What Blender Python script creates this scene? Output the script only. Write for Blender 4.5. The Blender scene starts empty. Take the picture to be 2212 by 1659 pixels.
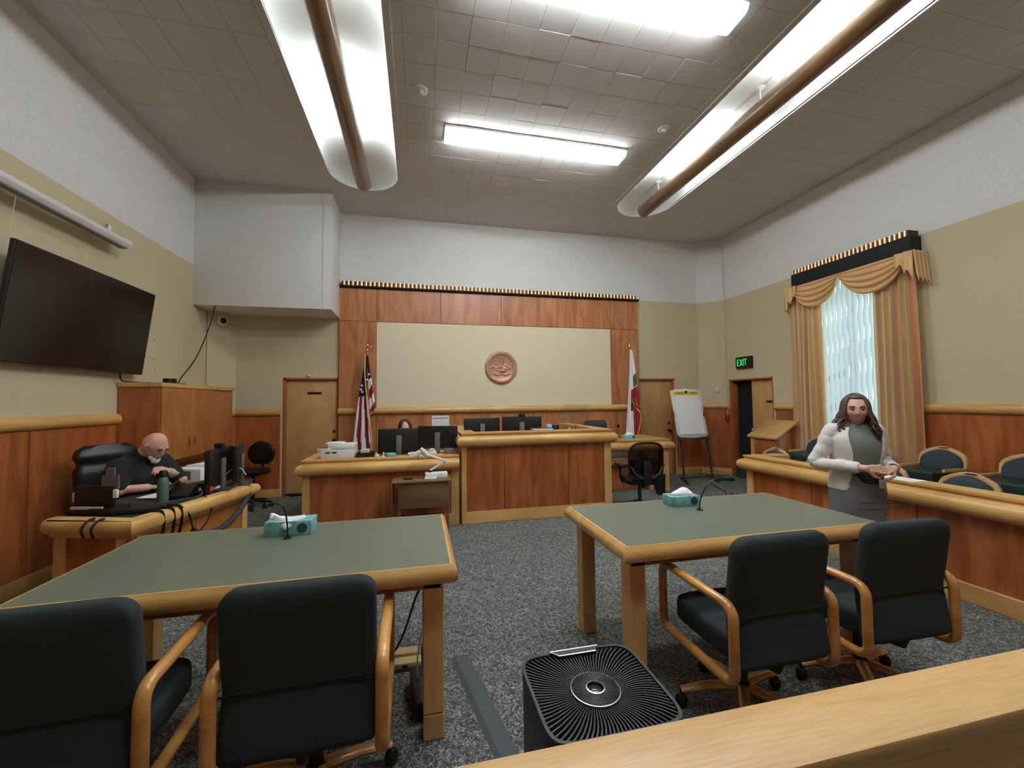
import bpy, bmesh, math, random
from mathutils import Vector, Matrix, Quaternion
R = math.radians; PI = math.pi
rnd = random.Random(7)
SC = bpy.context.scene
COL = SC.collection
# ------------------------------------------------------------------ camera
def cam_axes(y, p, r):
    f = Vector((math.sin(y)*math.cos(p), math.cos(y)*math.cos(p), math.sin(p)))
    rt = Vector((math.cos(y), -math.sin(y), 0)); up = rt.cross(f)
    c, s = math.cos(r), math.sin(r)
    return c*rt+s*up, -s*rt+c*up, f
rt, up, fw = cam_axes(R(12.85), R(2.39), R(-.62))
cd = bpy.data.cameras.new('camera'); cd.sensor_width = 36; cd.lens = 36*880/2212; cd.clip_start = .02; cd.clip_end = 200
cam = bpy.data.objects.new('camera', cd); COL.objects.link(cam)
m = Matrix((rt, up, -fw)).transposed().to_4x4(); m.translation = (0, 0, 1.58)
cam.matrix_world = m; SC.camera = cam
# ------------------------------------------------------------------ world, exposure
W = bpy.data.worlds.new('world'); SC.world = W; W.use_nodes = True
bgn = W.node_tree.nodes['Background']; bgn.inputs[0].default_value = (.93, .98, 1.0, 1); bgn.inputs[1].default_value = 1.25
SC.view_settings.view_transform = 'Standard'; SC.view_settings.look = 'None'
SC.view_settings.gamma = 1; SC.view_settings.use_curve_mapping = False
SC.view_settings.exposure = 1.78
FLUOR = 9.0      # ceiling fixtures
TUBE = 34.0      # lamps on top of the hanging wooden tubes
SC.cycles.max_bounces = 8; SC.cycles.diffuse_bounces = 5
SC.cycles.sample_clamp_indirect = 6
# ------------------------------------------------------------------ materials
def lin(c):
    return tuple(((x/255)/12.92 if x/255 <= .04045 else ((x/255+.055)/1.055)**2.4) for x in c)
class NT:
    def __init__(s, name):
        s.m = bpy.data.materials.new(name); s.m.use_nodes = True; s.t = s.m.node_tree; s.b = s.t.nodes['Principled BSDF']
    def n(s, typ, **k):
        o = s.t.nodes.new(typ)
        for a, v in k.items():
            if a in o.inputs: o.inputs[a].default_value = v
            else: setattr(o, a, v)
        return o
    def l(s, a, b): s.t.links.new(a, b)
    def coord(s): return s.n('ShaderNodeTexCoord').outputs['Object']
    def ramp(s, fac, stops):
        r = s.n('ShaderNodeValToRGB'); cr = r.color_ramp
        while len(cr.elements) < len(stops): cr.elements.new(.5)
        for e, (p, c) in zip(cr.elements, stops): e.position = p; e.color = (*c, 1)
        s.l(fac, r.inputs[0]); return r.outputs[0]
    def bump(s, h, st=.3, d=.01):
        b = s.n('ShaderNodeBump'); b.inputs['Strength'].default_value = st; b.inputs['Distance'].default_value = d
        s.l(h, b.inputs['Height']); s.l(b.outputs[0], s.b.inputs['Normal'])
def plain(name, c, rough=.5, metal=0, spec=.5, coat=0, noise=0, nscale=40, bump=0):
    k = NT(name); c = lin(c)
    k.b.inputs['Base Color'].default_value = (*c, 1); k.b.inputs['Roughness'].default_value = rough
    k.b.inputs['Metallic'].default_value = metal; k.b.inputs['Specular IOR Level'].default_value = spec
    k.b.inputs['Coat Weight'].default_value = coat
    if noise or bump:
        t = k.n('ShaderNodeTexNoise', Scale=nscale, Detail=4.0); k.l(k.coord(), t.inputs['Vector'])
        if noise:
            k.l(k.ramp(t.outputs['Fac'], [(.3, tuple(x*(1-noise) for x in c)), (.7, tuple(min(1, x*(1+noise)) for x in c))]), k.b.inputs['Base Color'])
        if bump: k.bump(t.outputs['Fac'], .5, bump)
    return k.m
def emis(name, c, st, base=(240, 240, 240)):
    k = NT(name); k.b.inputs['Base Color'].default_value = (*lin(base), 1)
    k.b.inputs['Emission Color'].default_value = (*lin(c), 1); k.b.inputs['Emission Strength'].default_value = st
    return k.m
def wood(name, c1, c2, axis='z', rough=.38, fig=1.0, fine=.12, rand=.10, coat=.15):
    k = NT(name); a, b = lin(c1), lin(c2)
    co = k.n('ShaderNodeTexCoord'); oi = k.n('ShaderNodeObjectInfo')
    add = k.n('ShaderNodeVectorMath', operation='MULTIPLY_ADD'); 
    comb = k.n('ShaderNodeCombineXYZ'); 
    for i in range(3): k.l(oi.outputs['Random'], comb.inputs[i])
    k.l(comb.outputs[0], add.inputs[0]); add.inputs[1].default_value = (13.7, 9.1, 17.3); k.l(co.outputs['Object'], add.inputs[2])
    s = {'x': (.22, 1, 1), 'y': (1, .22, 1), 'z': (1, 1, .22)}[axis]
    mp = k.n('ShaderNodeMapping'); mp.inputs['Scale'].default_value = tuple(x*6*fig if x == 1 else x*6 for x in s); k.l(add.outputs[0], mp.inputs[0])
    n1 = k.n('ShaderNodeTexNoise', Scale=1.0, Detail=3.0, Distortion=.8); k.l(mp.outputs[0], n1.inputs['Vector'])
    mp2 = k.n('ShaderNodeMapping'); mp2.inputs['Scale'].default_value = tuple(150 if x == 1 else 9 for x in s); k.l(add.outputs[0], mp2.inputs[0])
    n2 = k.n('ShaderNodeTexNoise', Scale=1.0, Detail=2.0); k.l(mp2.outputs[0], n2.inputs['Vector'])
    mix = k.n('ShaderNodeMath', operation='MULTIPLY_ADD'); k.l(n2.outputs['Fac'], mix.inputs[0]); mix.inputs[1].default_value = fine*2; k.l(n1.outputs['Fac'], mix.inputs[2])
    sub = k.n('ShaderNodeMath', operation='SUBTRACT'); k.l(mix.outputs[0], sub.inputs[0]); sub.inputs[1].default_value = fine
    colr = k.ramp(sub.outputs[0], [(.33, a), (.67, b)])
    hsv = k.n('ShaderNodeHueSaturation'); k.l(colr, hsv.inputs['Color'])
    mr = k.n('ShaderNodeMapRange'); k.l(oi.outputs['Random'], mr.inputs[0]); mr.inputs[3].default_value = 1-rand; mr.inputs[4].default_value = 1+rand
    k.l(mr.outputs[0], hsv.inputs['Value']); k.l(hsv.outputs[0], k.b.inputs['Base Color'])
    k.b.inputs['Roughness'].default_value = rough; k.b.inputs['Coat Weight'].default_value = coat; k.b.inputs['Coat Roughness'].default_value = .25
    k.bump(n2.outputs['Fac'], .12, .002)
    return k.m
M = {}
MA = ((194, 146, 82), (220, 176, 108))
for ax in 'xyz':
    M['maple_'+ax] = wood('honey maple '+ax, *MA, axis=ax)
    M['cherry_'+ax] = wood('cherry veneer '+ax, (140, 74, 34), (182, 104, 54), axis=ax, rand=.08, fig=1.4, rough=.33)
M['cherry_lit'] = wood('lit cherry veneer', (156, 94, 54), (198, 132, 84), axis='z', rand=.06, fig=1.4, rough=.35)  # paler copy of the cherry; brighter light on this wall put into its colour
M['maple_rail'] = wood('pale oak rail', (196, 152, 98), (214, 174, 120), axis='x', fine=.3, rand=0)
M['leafcherry'] = wood('amber veneer', (160, 98, 46), (190, 124, 64), axis='z', fig=.8, rand=.04)
M['leaf'] = wood('door oak', (188, 144, 88), (204, 160, 104), axis='z', fine=.1, fig=.6)
M['tube'] = wood('tube wood', (104, 76, 44), (142, 106, 64), axis='y', fig=1.2, coat=.5, rough=.28)
M['cart'] = wood('brown laminate', (104, 78, 48), (128, 98, 62), axis='x')
M['chairwood'] = wood('chair arm oak', (176, 118, 56), (214, 158, 86), axis='y', fig=1.5, coat=.5, rough=.28)
M['tan'] = plain('tan wallcovering', (202, 190, 156), .9, noise=.05, nscale=120, bump=.002)
M['fabric_panel'] = plain('cream fabric panel', (226, 214, 184), .95, noise=.04, nscale=220, bump=.001)
M['white_wall'] = plain('rough white wall', (222, 221, 219), .95, noise=.07, nscale=55, bump=.006)
M['soffit'] = plain('painted soffit', (218, 217, 215), .85, noise=.02, nscale=8)
M['tile'] = plain('ceiling tile', (204, 201, 196), .95, noise=.05, nscale=90, bump=.002)
M['white'] = plain('white enamel', (232, 234, 230), .5)
M['bay'] = plain('white cove paint', (236, 240, 238), .8)
M['plastic_white'] = plain('white plastic', (222, 222, 220), .4)
M['paper'] = plain('paper', (240, 240, 240), .8)
M['tissue'] = plain('tissue', (250, 250, 252), .9)
M['black'] = plain('black plastic', (18, 18, 19), .45)
M['black_soft'] = plain('black leather', (16, 16, 17), .38, noise=.2, nscale=60)
M['black_matte'] = plain('black matte', (14, 14, 15), .85)
M['fin_shade'] = plain('unlit black', (5, 5, 5), 1.0, spec=.1)  # near black: shade between the grille fins, put into the colour
M['screen'] = plain('dark glass', (10, 10, 11), .18, spec=.6)
M['charcoal'] = plain('charcoal metal', (66, 66, 68), .5, metal=.4)
M['grey'] = plain('grey plastic', (112, 106, 98), .5)
M['steel'] = plain('brushed steel', (190, 190, 190), .3, metal=1)
M['brass'] = plain('brass', (212, 168, 84), .25, metal=1)
M['bronze_knob'] = plain('dark bronze', (74, 54, 36), .35, metal=.9)
M['copper'] = plain('polished copper', (236, 194, 152), .3, metal=.7)
M['gilt'] = plain('pale gilt relief', (222, 178, 136), .35, metal=.4)
M['bronze'] = plain('copper relief', (196, 148, 120), .42, metal=.35, noise=.12, nscale=30)
M['laminate'] = plain('green grey laminate', (104, 110, 96), .34, noise=.03, nscale=300, spec=.5)
M['desk_top'] = plain('dark desk laminate', (46, 50, 52), .4)
M['chair_cloth'] = plain('green black chair cloth', (35, 44, 46), .85, noise=.15, nscale=400, bump=.001)
M['jury_cloth'] = plain('blue grey jury cloth', (52, 62, 68), .9, noise=.12, nscale=300)
M['jury_green'] = plain('dark green vinyl', (22, 44, 38), .5)
M['teal'] = plain('teal tissue box card', (122, 178, 176), .5, noise=.3, nscale=28)
M['teal_dark'] = plain('dark teal label', (28, 84, 74), .5)
M['valance'] = plain('black valance cloth', (20, 21, 23), .8)
M['red'] = plain('red plastic', (178, 52, 34), .4)
M['beige_plastic'] = plain('beige outlet plastic', (206, 184, 128), .5)
M['gold'] = plain('gold fringe', (226, 182, 88), .7, noise=.2, nscale=200)
M['cable_grey'] = plain('grey rubber', (74, 78, 80), .75)
M['green_steel'] = plain('sage bottle', (98, 124, 106), .4, metal=.3)
M['cord'] = plain('white cord', (206, 202, 190), .5)
def carpet():
    k = NT('patterned grey carpet'); co = k.coord()
    n1 = k.n('ShaderNodeTexNoise', Scale=34.0, Detail=1.5, Distortion=1.4); k.l(co, n1.inputs['Vector'])
    s = k.n('ShaderNodeMath', operation='SUBTRACT'); k.l(n1.outputs['Fac'], s.inputs[0]); s.inputs[1].default_value = .5
    a = k.n('ShaderNodeMath', operation='ABSOLUTE'); k.l(s.outputs[0], a.inputs[0])
    n2 = k.n('ShaderNodeTexNoise', Scale=260.0, Detail=2.0); k.l(co, n2.inputs['Vector'])
    ad = k.n('ShaderNodeMath', operation='MULTIPLY_ADD'); k.l(n2.outputs['Fac'], ad.inputs[0]); ad.inputs[1].default_value = .035; k.l(a.outputs[0], ad.inputs[2])
    c = k.ramp(ad.outputs[0], [(.026, lin((152, 152, 146))), (.052, lin((108, 110, 106))), (.095, lin((66, 68, 67)))])
    k.l(c, k.b.inputs['Base Color']); k.b.inputs['Roughness'].default_value = .95
    k.bump(n2.outputs['Fac'], .6, .004)
    return k.m
M['carpet'] = carpet()
def curtain_mat():
    k = NT('striped drape'); g = k.n('ShaderNodeUVMap').outputs[0]
    sx = k.n('ShaderNodeSeparateXYZ'); k.l(g, sx.inputs[0])
    w = k.n('ShaderNodeMath', operation='FRACT'); mu = k.n('ShaderNodeMath', operation='MULTIPLY'); k.l(sx.outputs[0], mu.inputs[0]); mu.inputs[1].default_value = 3.0
    k.l(mu.outputs[0], w.inputs[0])
    a, b, c, d = lin((208, 172, 118)), lin((216, 148, 102)), lin((232, 204, 164)), lin((190, 152, 110))
    col = k.ramp(w.outputs[0], [(0, a), (.16, a), (.2, c), (.3, b), (.45, b), (.5, d), (.66, d), (.7, c), (.82, a)])
    k.l(col, k.b.inputs['Base Color']); k.b.inputs['Roughness'].default_value = .7
    tr = k.n('ShaderNodeBsdfTranslucent'); k.l(col, tr.inputs[0]); mx = k.n('ShaderNodeMixShader'); mx.inputs[0].default_value = .18
    out = k.t.nodes['Material Output']; k.l(k.b.outputs[0], mx.inputs[1]); k.l(tr.outputs[0], mx.inputs[2]); k.l(mx.outputs[0], out.inputs[0])
    return k.m
M['drape'] = curtain_mat(); M['swagcloth'] = plain('gold swag cloth', (222, 180, 128), .6, noise=.05, nscale=90)
def translucent(name, c, f, tc=None):
    k = NT(name); k.b.inputs['Base Color'].default_value = (*lin(c), 1); k.b.inputs['Roughness'].default_value = .7
    tr = k.n('ShaderNodeBsdfTranslucent'); tr.inputs[0].default_value = (*lin(tc or c), 1); mx = k.n('ShaderNodeMixShader'); mx.inputs[0].default_value = f
    out = k.t.nodes['Material Output']; k.l(k.b.outputs[0], mx.inputs[1]); k.l(tr.outputs[0], mx.inputs[2]); k.l(mx.outputs[0], out.inputs[0])
    return k.m
M['vane'] = translucent('pale vinyl vane', (216, 226, 228), .20, (214, 230, 230))
def glass(name, rough=.0, c=(240, 250, 250), a=.12):
    k = NT(name); tp = k.n('ShaderNodeBsdfTransparent'); tp.inputs[0].default_value = (*lin(c), 1)
    gl = k.n('ShaderNodeBsdfGlossy'); gl.inputs['Roughness'].default_value = .05; mx = k.n('ShaderNodeMixShader'); mx.inputs[0].default_value = a
    out = k.t.nodes['Material Output']; k.l(tp.outputs[0], mx.inputs[1]); k.l(gl.outputs[0], mx.inputs[2]); k.l(mx.outputs[0], out.inputs[0])
    return k.m
M['glass'] = glass('clear glass'); M['acrylic'] = glass('clear acrylic', c=(246, 248, 248), a=.03)
M['acrylic2'] = glass('pinkish acrylic', c=(214, 190, 180), a=.25)
M['lens'] = emis('lit fluorescent lens', (243, 249, 255), FLUOR)
M['lens_end'] = emis('dim end of lens', (220, 232, 235), 1.0, (220, 228, 230))
M['lamp'] = emis('lit lamp tube', (243, 250, 253), TUBE)
M['exit_green'] = emis('lit green letter', (50, 235, 110), .4, (40, 160, 80))
M['skin'] = plain('warm skin', (224, 172, 148), .55, noise=.05, nscale=30)
M['skin_w'] = plain('fair skin', (214, 164, 142), .5, noise=.04, nscale=30)
M['hair'] = plain('brown hair', (84, 62, 50), .5, noise=.4, nscale=60)
M['hair_red'] = plain('dark red hair', (58, 26, 24), .5, noise=.3, nscale=60)
M['beard'] = plain('white beard', (222, 220, 216), .9, noise=.15, nscale=200)
M['jacket'] = plain('off white tweed', (214, 210, 204), .9, noise=.10, nscale=160, bump=.001)
M['top'] = plain('grey knit', (116, 122, 114), .9, noise=.12, nscale=260)
M['skirt'] = plain('grey skirt', (112, 112, 116), .9, noise=.22, nscale=240)
M['shirt'] = plain('black shirt', (24, 25, 30), .85, noise=.25, nscale=60)
M['eye'] = plain('eye white', (200, 190, 184), .3)
M['iris'] = plain('dark iris', (44, 32, 26), .25)
M['lipdark'] = plain('eyelid shade', (96, 66, 56), .6); M['lip'] = plain('lips', (176, 106, 98), .5)
M['navy'] = plain('navy cloth', (34, 36, 66), .85); M['flagred'] = plain('flag red', (150, 34, 46), .85); M['flagwhite'] = plain('flag white', (236, 232, 236), .85)
M['bear'] = plain('brown print', (92, 70, 50), .85, noise=.5, nscale=60); M['leafgreen'] = plain('green print', (70, 96, 72), .85)
M['yellow'] = plain('yellow header', (232, 200, 40), .7); M['purple'] = plain('violet header', (120, 108, 176), .7); M['ink'] = plain('grey ink', (120, 122, 130), .8)
M['maroon'] = plain('maroon cover', (96, 36, 36), .5); M['blue'] = plain('light blue card', (160, 200, 226), .6)
M['meshback'] = glass('black chair mesh', c=(186, 176, 166), a=.04)
# ------------------------------------------------------------------ mesh builder
class MB:
    def __init__(s): s.v = []; s.f = []; s.mi = []; s.uv = None
    def add(s, v, f, mi=0):
        o = len(s.v); s.v += [tuple(p) for p in v]; s.f += [tuple(i+o for i in q) for q in f]; s.mi += [mi]*len(f); return s
    def box(s, x0, x1, y0, y1, z0, z1, mi=0):
        if x0 > x1: x0, x1 = x1, x0
        if y0 > y1: y0, y1 = y1, y0
        if z0 > z1: z0, z1 = z1, z0
        v = [(x, y, z) for z in (z0, z1) for y in (y0, y1) for x in (x0, x1)]
        return s.add(v, [(0, 2, 3, 1), (4, 5, 7, 6), (0, 1, 5, 4), (1, 3, 7, 5), (3, 2, 6, 7), (2, 0, 4, 6)], mi)
    def obox(s, c, sx, sy, sz, q=None, mi=0):
        v = [Vector((x*sx/2, y*sy/2, z*sz/2)) for z in (-1, 1) for y in (-1, 1) for x in (-1, 1)]
        if q is not None: v = [q @ p for p in v]
        v = [p+Vector(c) for p in v]
        return s.add(v, [(0, 2, 3, 1), (4, 5, 7, 6), (0, 1, 5, 4), (1, 3, 7, 5), (3, 2, 6, 7), (2, 0, 4, 6)], mi)
    def prism(s, poly, a0, a1, axis='z', mi=0):
        def P(u, w, a): return {'z': (u, w, a), 'x': (a, u, w), 'y': (u, a, w)}[axis]
        n = len(poly); v = [P(u, w, a0) for u, w in poly]+[P(u, w, a1) for u, w in poly]
        f = [tuple(range(n))[::-1], tuple(range(n, 2*n))]+[(i, (i+1) % n, n+(i+1) % n, n+i) for i in range(n)]
        return s.add(v, f, mi)
    def tube(s, path, r, n=8, mi=0, cap=True, sq=None):
        path = [Vector(p) for p in path]; k = len(path); rs = r if isinstance(r, (list, tuple)) else [r]*k
        ts = [((path[min(i+1, k-1)]-path[max(i-1, 0)]).normalized()) for i in range(k)]
        a = Vector((0, 0, 1)) if abs(ts[0].z) < .9 else Vector((1, 0, 0))
        u = (a-a.dot(ts[0])*ts[0]).normalized(); v = []
        for i in range(k):
            u = (u-u.dot(ts[i])*ts[i]).normalized(); w = ts[i].cross(u)
            su, sw = (1, 1) if sq is None else sq
            for j in range(n):
                t = 2*PI*j/n; v.append(path[i]+rs[i]*(math.cos(t)*u*su+math.sin(t)*w*sw))
        f = [(i*n+j, i*n+(j+1) % n, (i+1)*n+(j+1) % n, (i+1)*n+j) for i in range(k-1) for j in range(n)]
        if cap: f += [tuple(range(n))[::-1], tuple(range((k-1)*n, k*n))]
        return s.add(v, f, mi)
    def lathe(s, prof, c=(0, 0, 0), n=20, q=None, mi=0, cap=True):
        c = Vector(c); v = []
        for r, z in prof:
            for j in range(n):
                t = 2*PI*j/n; p = Vector((r*math.cos(t), r*math.sin(t), z)); v.append((q @ p if q is not None else p)+c)
        k = len(prof); f = [(i*n+j, i*n+(j+1) % n, (i+1)*n+(j+1) % n, (i+1)*n+j) for i in range(k-1) for j in range(n)]
        if cap: f += [tuple(range(n))[::-1], tuple(range((k-1)*n, k*n))]
        return s.add(v, f, mi)
    def ball(s, c, r, q=None, n=12, mi=0):
        rx, ry, rz = r if isinstance(r, (tuple, list)) else (r, r, r); v = []; h = n//2
        for i in range(h+1):
            p = PI*i/h
            for j in range(n):
                t = 2*PI*j/n; a = Vector((rx*math.sin(p)*math.cos(t), ry*math.sin(p)*math.sin(t), rz*math.cos(p))); v.append((q @ a if q is not None else a)+Vector(c))
        f = [(i*n+j, (i+1)*n+j, (i+1)*n+(j+1) % n, i*n+(j+1) % n) for i in range(h) for j in range(n)]
        return s.add(v, f, mi)
    def grid(s, fn, nu, nv, mi=0, uv=None, close=False):
        v = [fn(i/nu, j/nv) for j in range(nv+1) for i in range(nu+1)]
        f = [(j*(nu+1)+i, j*(nu+1)+i+1, (j+1)*(nu+1)+i+1, (j+1)*(nu+1)+i) for j in range(nv) for i in range(nu)]
        o = len(s.v); s.v += [tuple(p) for p in v]; s.f += [tuple(i+o for i in q) for q in f]
        if callable(mi): s.mi += [mi((i+.5)/nu, (j+.5)/nv) for j in range(nv) for i in range(nu)]
        else: s.mi += [mi]*len(f)
        if uv:
            if s.uv is None: s.uv = {}
            for j in range(nv+1):
                for i in range(nu+1): s.uv[o+j*(nu+1)+i] = (i/nu, j/nv)
        return s
    def loft(s, loops, mi=0, cap=True):
        n = len(loops[0]); v = [p for l in loops for p in l]; k = len(loops)
        f = [(i*n+j, i*n+(j+1) % n, (i+1)*n+(j+1) % n, (i+1)*n+j) for i in range(k-1) for j in range(n)]
        if cap: f += [tuple(range(n))[::-1], tuple(range((k-1)*n, k*n))]
        return s.add(v, f, mi)
    def limb(s, pts, rs, n=12, mi=0):
        s.tube(pts, rs, n, mi)
        for p, r in zip(pts, rs): s.ball(p, r*1.0, n=n, mi=mi)
        return s
    def sweep(s, prof, path, closed=False, mi=0):
        """prof: closed polygon of (d outward, z); outward is the right-hand side of the path direction"""
        P = [Vector((p[0], p[1])) for p in path]; k = len(P); v = []; n = len(prof)
        for i in range(k):
            a = P[i]-P[i-1] if (i or closed) else None; b = P[(i+1) % k]-P[i] if (i < k-1 or closed) else None
            na = Vector((a.y, -a.x)).normalized() if a is not None else None; nb = Vector((b.y, -b.x)).normalized() if b is not None else None
            if na is None: nn = nb
            elif nb is None: nn = na
            else: nn = (na+nb).normalized(); nn = nn/max(.3, nn.dot(na))
            for d, z in prof: v.append((P[i].x+nn.x*d, P[i].y+nn.y*d, z))
        f = []
        for i in range(k if closed else k-1):
            j = (i+1) % k
            f += [(i*n+t, i*n+(t+1) % n, j*n+(t+1) % n, j*n+t) for t in range(n)]
        if not closed: f += [tuple(range(n)), tuple(range((k-1)*n, k*n))[::-1]]
        return s.add(v, f, mi)
SHIFT = {}
def build(mb, name, mats, parent=None, bev=0, smooth=35, solid=0, seg=2, sub=0, remesh=0, keepn=False):
    if not isinstance(mats, (list, tuple)): mats = [mats]
    off = Vector((0, 0, 0))
    p = parent
    while p is not None:
        if p.name in SHIFT: off = SHIFT[p.name]; break
        p = p.parent
    me = bpy.data.meshes.new(name)
    me.from_pydata([tuple(Vector(v)-off) for v in mb.v], [], mb.f)
    for mt in mats: me.materials.append(M[mt] if isinstance(mt, str) else mt)
    me.polygons.foreach_set('material_index', mb.mi)
    if mb.uv:
        ul = me.uv_layers.new(name='UVMap')
        for lp in me.loops: ul.data[lp.index].uv = mb.uv.get(lp.vertex_index, (0, 0))
    bm = bmesh.new(); bm.from_mesh(me)
    if not keepn: bmesh.ops.recalc_face_normals(bm, faces=bm.faces)
    if bev: 
        ed = [e for e in bm.edges if len(e.link_faces) == 2 and e.calc_face_angle(0) > .5]
        bmesh.ops.bevel(bm, geom=ed, offset=bev, segments=seg, affect='EDGES', clamp_overlap=True, profile=.5)
    if solid: bmesh.ops.solidify(bm, geom=bm.faces[:], thickness=solid)
    bm.to_mesh(me); bm.free()
    o = bpy.data.objects.new(name, me); COL.objects.link(o)
    if remesh or sub:
        if remesh:
            md = o.modifiers.new('r', 'REMESH'); md.mode = 'VOXEL'; md.voxel_size = remesh; md.use_smooth_shade = True
            ms = o.modifiers.new('s', 'SMOOTH'); ms.iterations = 3; ms.factor = .5
        if sub: md = o.modifiers.new('b', 'SUBSURF'); md.levels = md.render_levels = sub
        dg = bpy.context.evaluated_depsgraph_get(); dg.update(); nm = bpy.data.meshes.new_from_object(o.evaluated_get(dg)); nm.name = name
        o.modifiers.clear(); o.data = nm; me = nm
    if smooth:
        me.shade_smooth()
        if smooth < 180: me.set_sharp_from_angle(angle=R(smooth))
    if parent is not None: o.parent = parent
    return o
def tag(o, label=None, cat=None, group=None, kind=None):
    if label: o['label'] = label
    if cat: o['category'] = cat
    if group: o['group'] = group
    if kind: o['kind'] = kind
    return o
def thing(name, label, cat, loc=(0, 0, 0), rz=0, group=None, world=True):
    """Empty at the base; world=True: its parts are given in world coordinates"""
    o = bpy.data.objects.new(name, None); COL.objects.link(o); o.location = loc; o.rotation_euler = (0, 0, rz); o.empty_display_size = .1
    if world: SHIFT[o.name] = Vector(loc)
    else: SHIFT[o.name] = Vector((0, 0, 0))
    return tag(o, label, cat, group)
def kids(o): return [c for c in bpy.data.objects if c.parent == o]
def dup(src, loc, rz, label, group=None):
    r = src.copy(); COL.objects.link(r); r.location = loc; r.rotation_euler = (0, 0, rz); r['label'] = label
    if group: r['group'] = group
    for ch in kids(src):
        if ch == r: continue
        c = ch.copy(); COL.objects.link(c); c.parent = r
        for g in kids(ch):
            d = g.copy(); COL.objects.link(d); d.parent = c
    return r
def one(mb, name, mats, label, cat, group=None, kind=None, **k):
    """a thing that is one mesh, its origin at the middle of its base"""
    xs = [v[0] for v in mb.v]; ys = [v[1] for v in mb.v]; zs = [v[2] for v in mb.v]
    c = Vector(((min(xs)+max(xs))/2, (min(ys)+max(ys))/2, min(zs)))
    mb.v = [tuple(Vector(v)-c) for v in mb.v]
    o = build(mb, name, mats, **k); o.location = c
    return tag(o, label, cat, group, kind)
def text(mb, s, size, origin, xdir, ydir, ext=.001, mi=0, align='CENTER', font_scale=1):
    cu = bpy.data.curves.new('t', 'FONT'); cu.body = s; cu.size = size; cu.extrude = ext; cu.align_x = align; cu.align_y = 'CENTER'; cu.resolution_u = 2
    o = bpy.data.objects.new('t', cu); COL.objects.link(o)
    dg = bpy.context.evaluated_depsgraph_get(); dg.update(); me = bpy.data.meshes.new_from_object(o.evaluated_get(dg))
    X = Vector(xdir).normalized(); Y = Vector(ydir).normalized(); Z = X.cross(Y); O = Vector(origin)
    mb.add([O+X*v.co.x*font_scale+Y*v.co.y+Z*v.co.z for v in me.vertices], [tuple(p.vertices) for p in me.polygons], mi)
    bpy.data.objects.remove(o); bpy.data.curves.remove(cu); bpy.data.meshes.remove(me)
def sect(z, cx, cy, rx, ry, e=2.0, n=24):
    o = []
    for i in range(n):
        t = 2*PI*i/n; c, q = math.cos(t), math.sin(t)
        o.append((cx+rx*math.copysign(abs(c)**(2/e), c), cy+ry*math.copysign(abs(q)**(2/e), q), z))
    return o
def arc(c, r, a0, a1, n=6, rz=None):
    return [(c[0]+r*math.cos(a0+(a1-a0)*i/n), c[1]+(rz or r)*math.sin(a0+(a1-a0)*i/n)) for i in range(n+1)]
def curve_pts(pts, n=6):
    """Catmull-Rom through pts"""
    P = [Vector(p) for p in pts]; P = [2*P[0]-P[1]]+P+[2*P[-1]-P[-2]]; out = []
    for i in range(1, len(P)-2):
        for j in range(n):
            t = j/n; a, b, c, d = P[i-1:i+3]
            out.append(.5*((2*b)+(c-a)*t+(2*a-5*b+4*c-d)*t*t+(3*b-a-3*c+d)*t**3))
    return out+[P[-2]]
# ================================================================== THE SETTING
XL, XR, YB, ZC, YF = -3.28, 6.26, 7.665, 4.97, -3.6
CH = .34
def st(o): o['kind'] = 'structure'; return o
# floor
o = st(build(MB().box(XL-.2, XR+.2, YF-.2, YB+.2, -.12, 0), 'floor', 'carpet', smooth=0))
# walls ------------------------------------------------------------
def wallseg(name, p0, p1, openings=(), top=5.2, th=.16, split=3.655, mats=('tan', 'white_wall')):
    """from p0 to p1 with the room on the left-hand side"""
    p0, p1 = Vector(p0), Vector(p1); d = (p1-p0); L = d.length; d /= L; nrm = Vector((d.y, -d.x))
    ss = sorted({0, L, *[o[0] for o in openings], *[o[1] for o in openings]}); zs = sorted({0, split, top, *[o[2] for o in openings], *[o[3] for o in openings]})
    mb = MB()
    for i in range(len(ss)-1):
        for j in range(len(zs)-1):
            a, b, c, e = ss[i], ss[i+1], zs[j], zs[j+1]; ms, mz = (a+b)/2, (c+e)/2
            if any(o[0] < ms < o[1] and o[2] < mz < o[3] for o in openings): continue
            q = [p0+d*a, p0+d*b, p0+d*b+nrm*th, p0+d*a+nrm*th]
            mb.prism([(v.x, v.y) for v in q], c, e, mi=0 if mz < split else 1)
    return st(build(mb, name, list(mats), smooth=0))
RAILP = [(-.002, 1.366)]+arc((0, 1.428), .062, -PI/2, PI/2, 8, .062)+[(-.002, 1.49)]
def wainscot(wall, a, b, joints, rail=True, base=True, z1=1.366, bname=None, grain='z'):
    """panels standing proud of the wall between a and b (room on the left of a->b)"""
    a, b = Vector(a), Vector(b); d = b-a; L = d.length; d /= L; nl = Vector((-d.y, d.x))
    js = [0]+list(joints)+[L]
    for i in range(len(js)-1):
        s0, s1 = js[i]+.004, js[i+1]-.004
        q = [a+d*s0+nl*.001, a+d*s1+nl*.001, a+d*s1+nl*.018, a+d*s0+nl*.018]
        build(MB().prism([(v.x, v.y) for v in q], .14, z1), 'wainscot_panel', 'cherry_z', wall, bev=.002, seg=1)
    g = 'maple_x' if abs(d.x) > abs(d.y) else 'maple_y'
    if rail:
        pr_ = [(-(x+.001), z) for x, z in RAILP]
        build(MB().sweep(pr_, [a, b]), 'chair_rail', g, wall)
    if base:
        q = [a, b, b+nl*.026, a+nl*.026]
        o = build(MB().prism([(v.x, v.y) for v in q], 0, .14), bname or 'baseboard', g, None if bname else wall, bev=.003)
        if bname: st(o)
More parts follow.
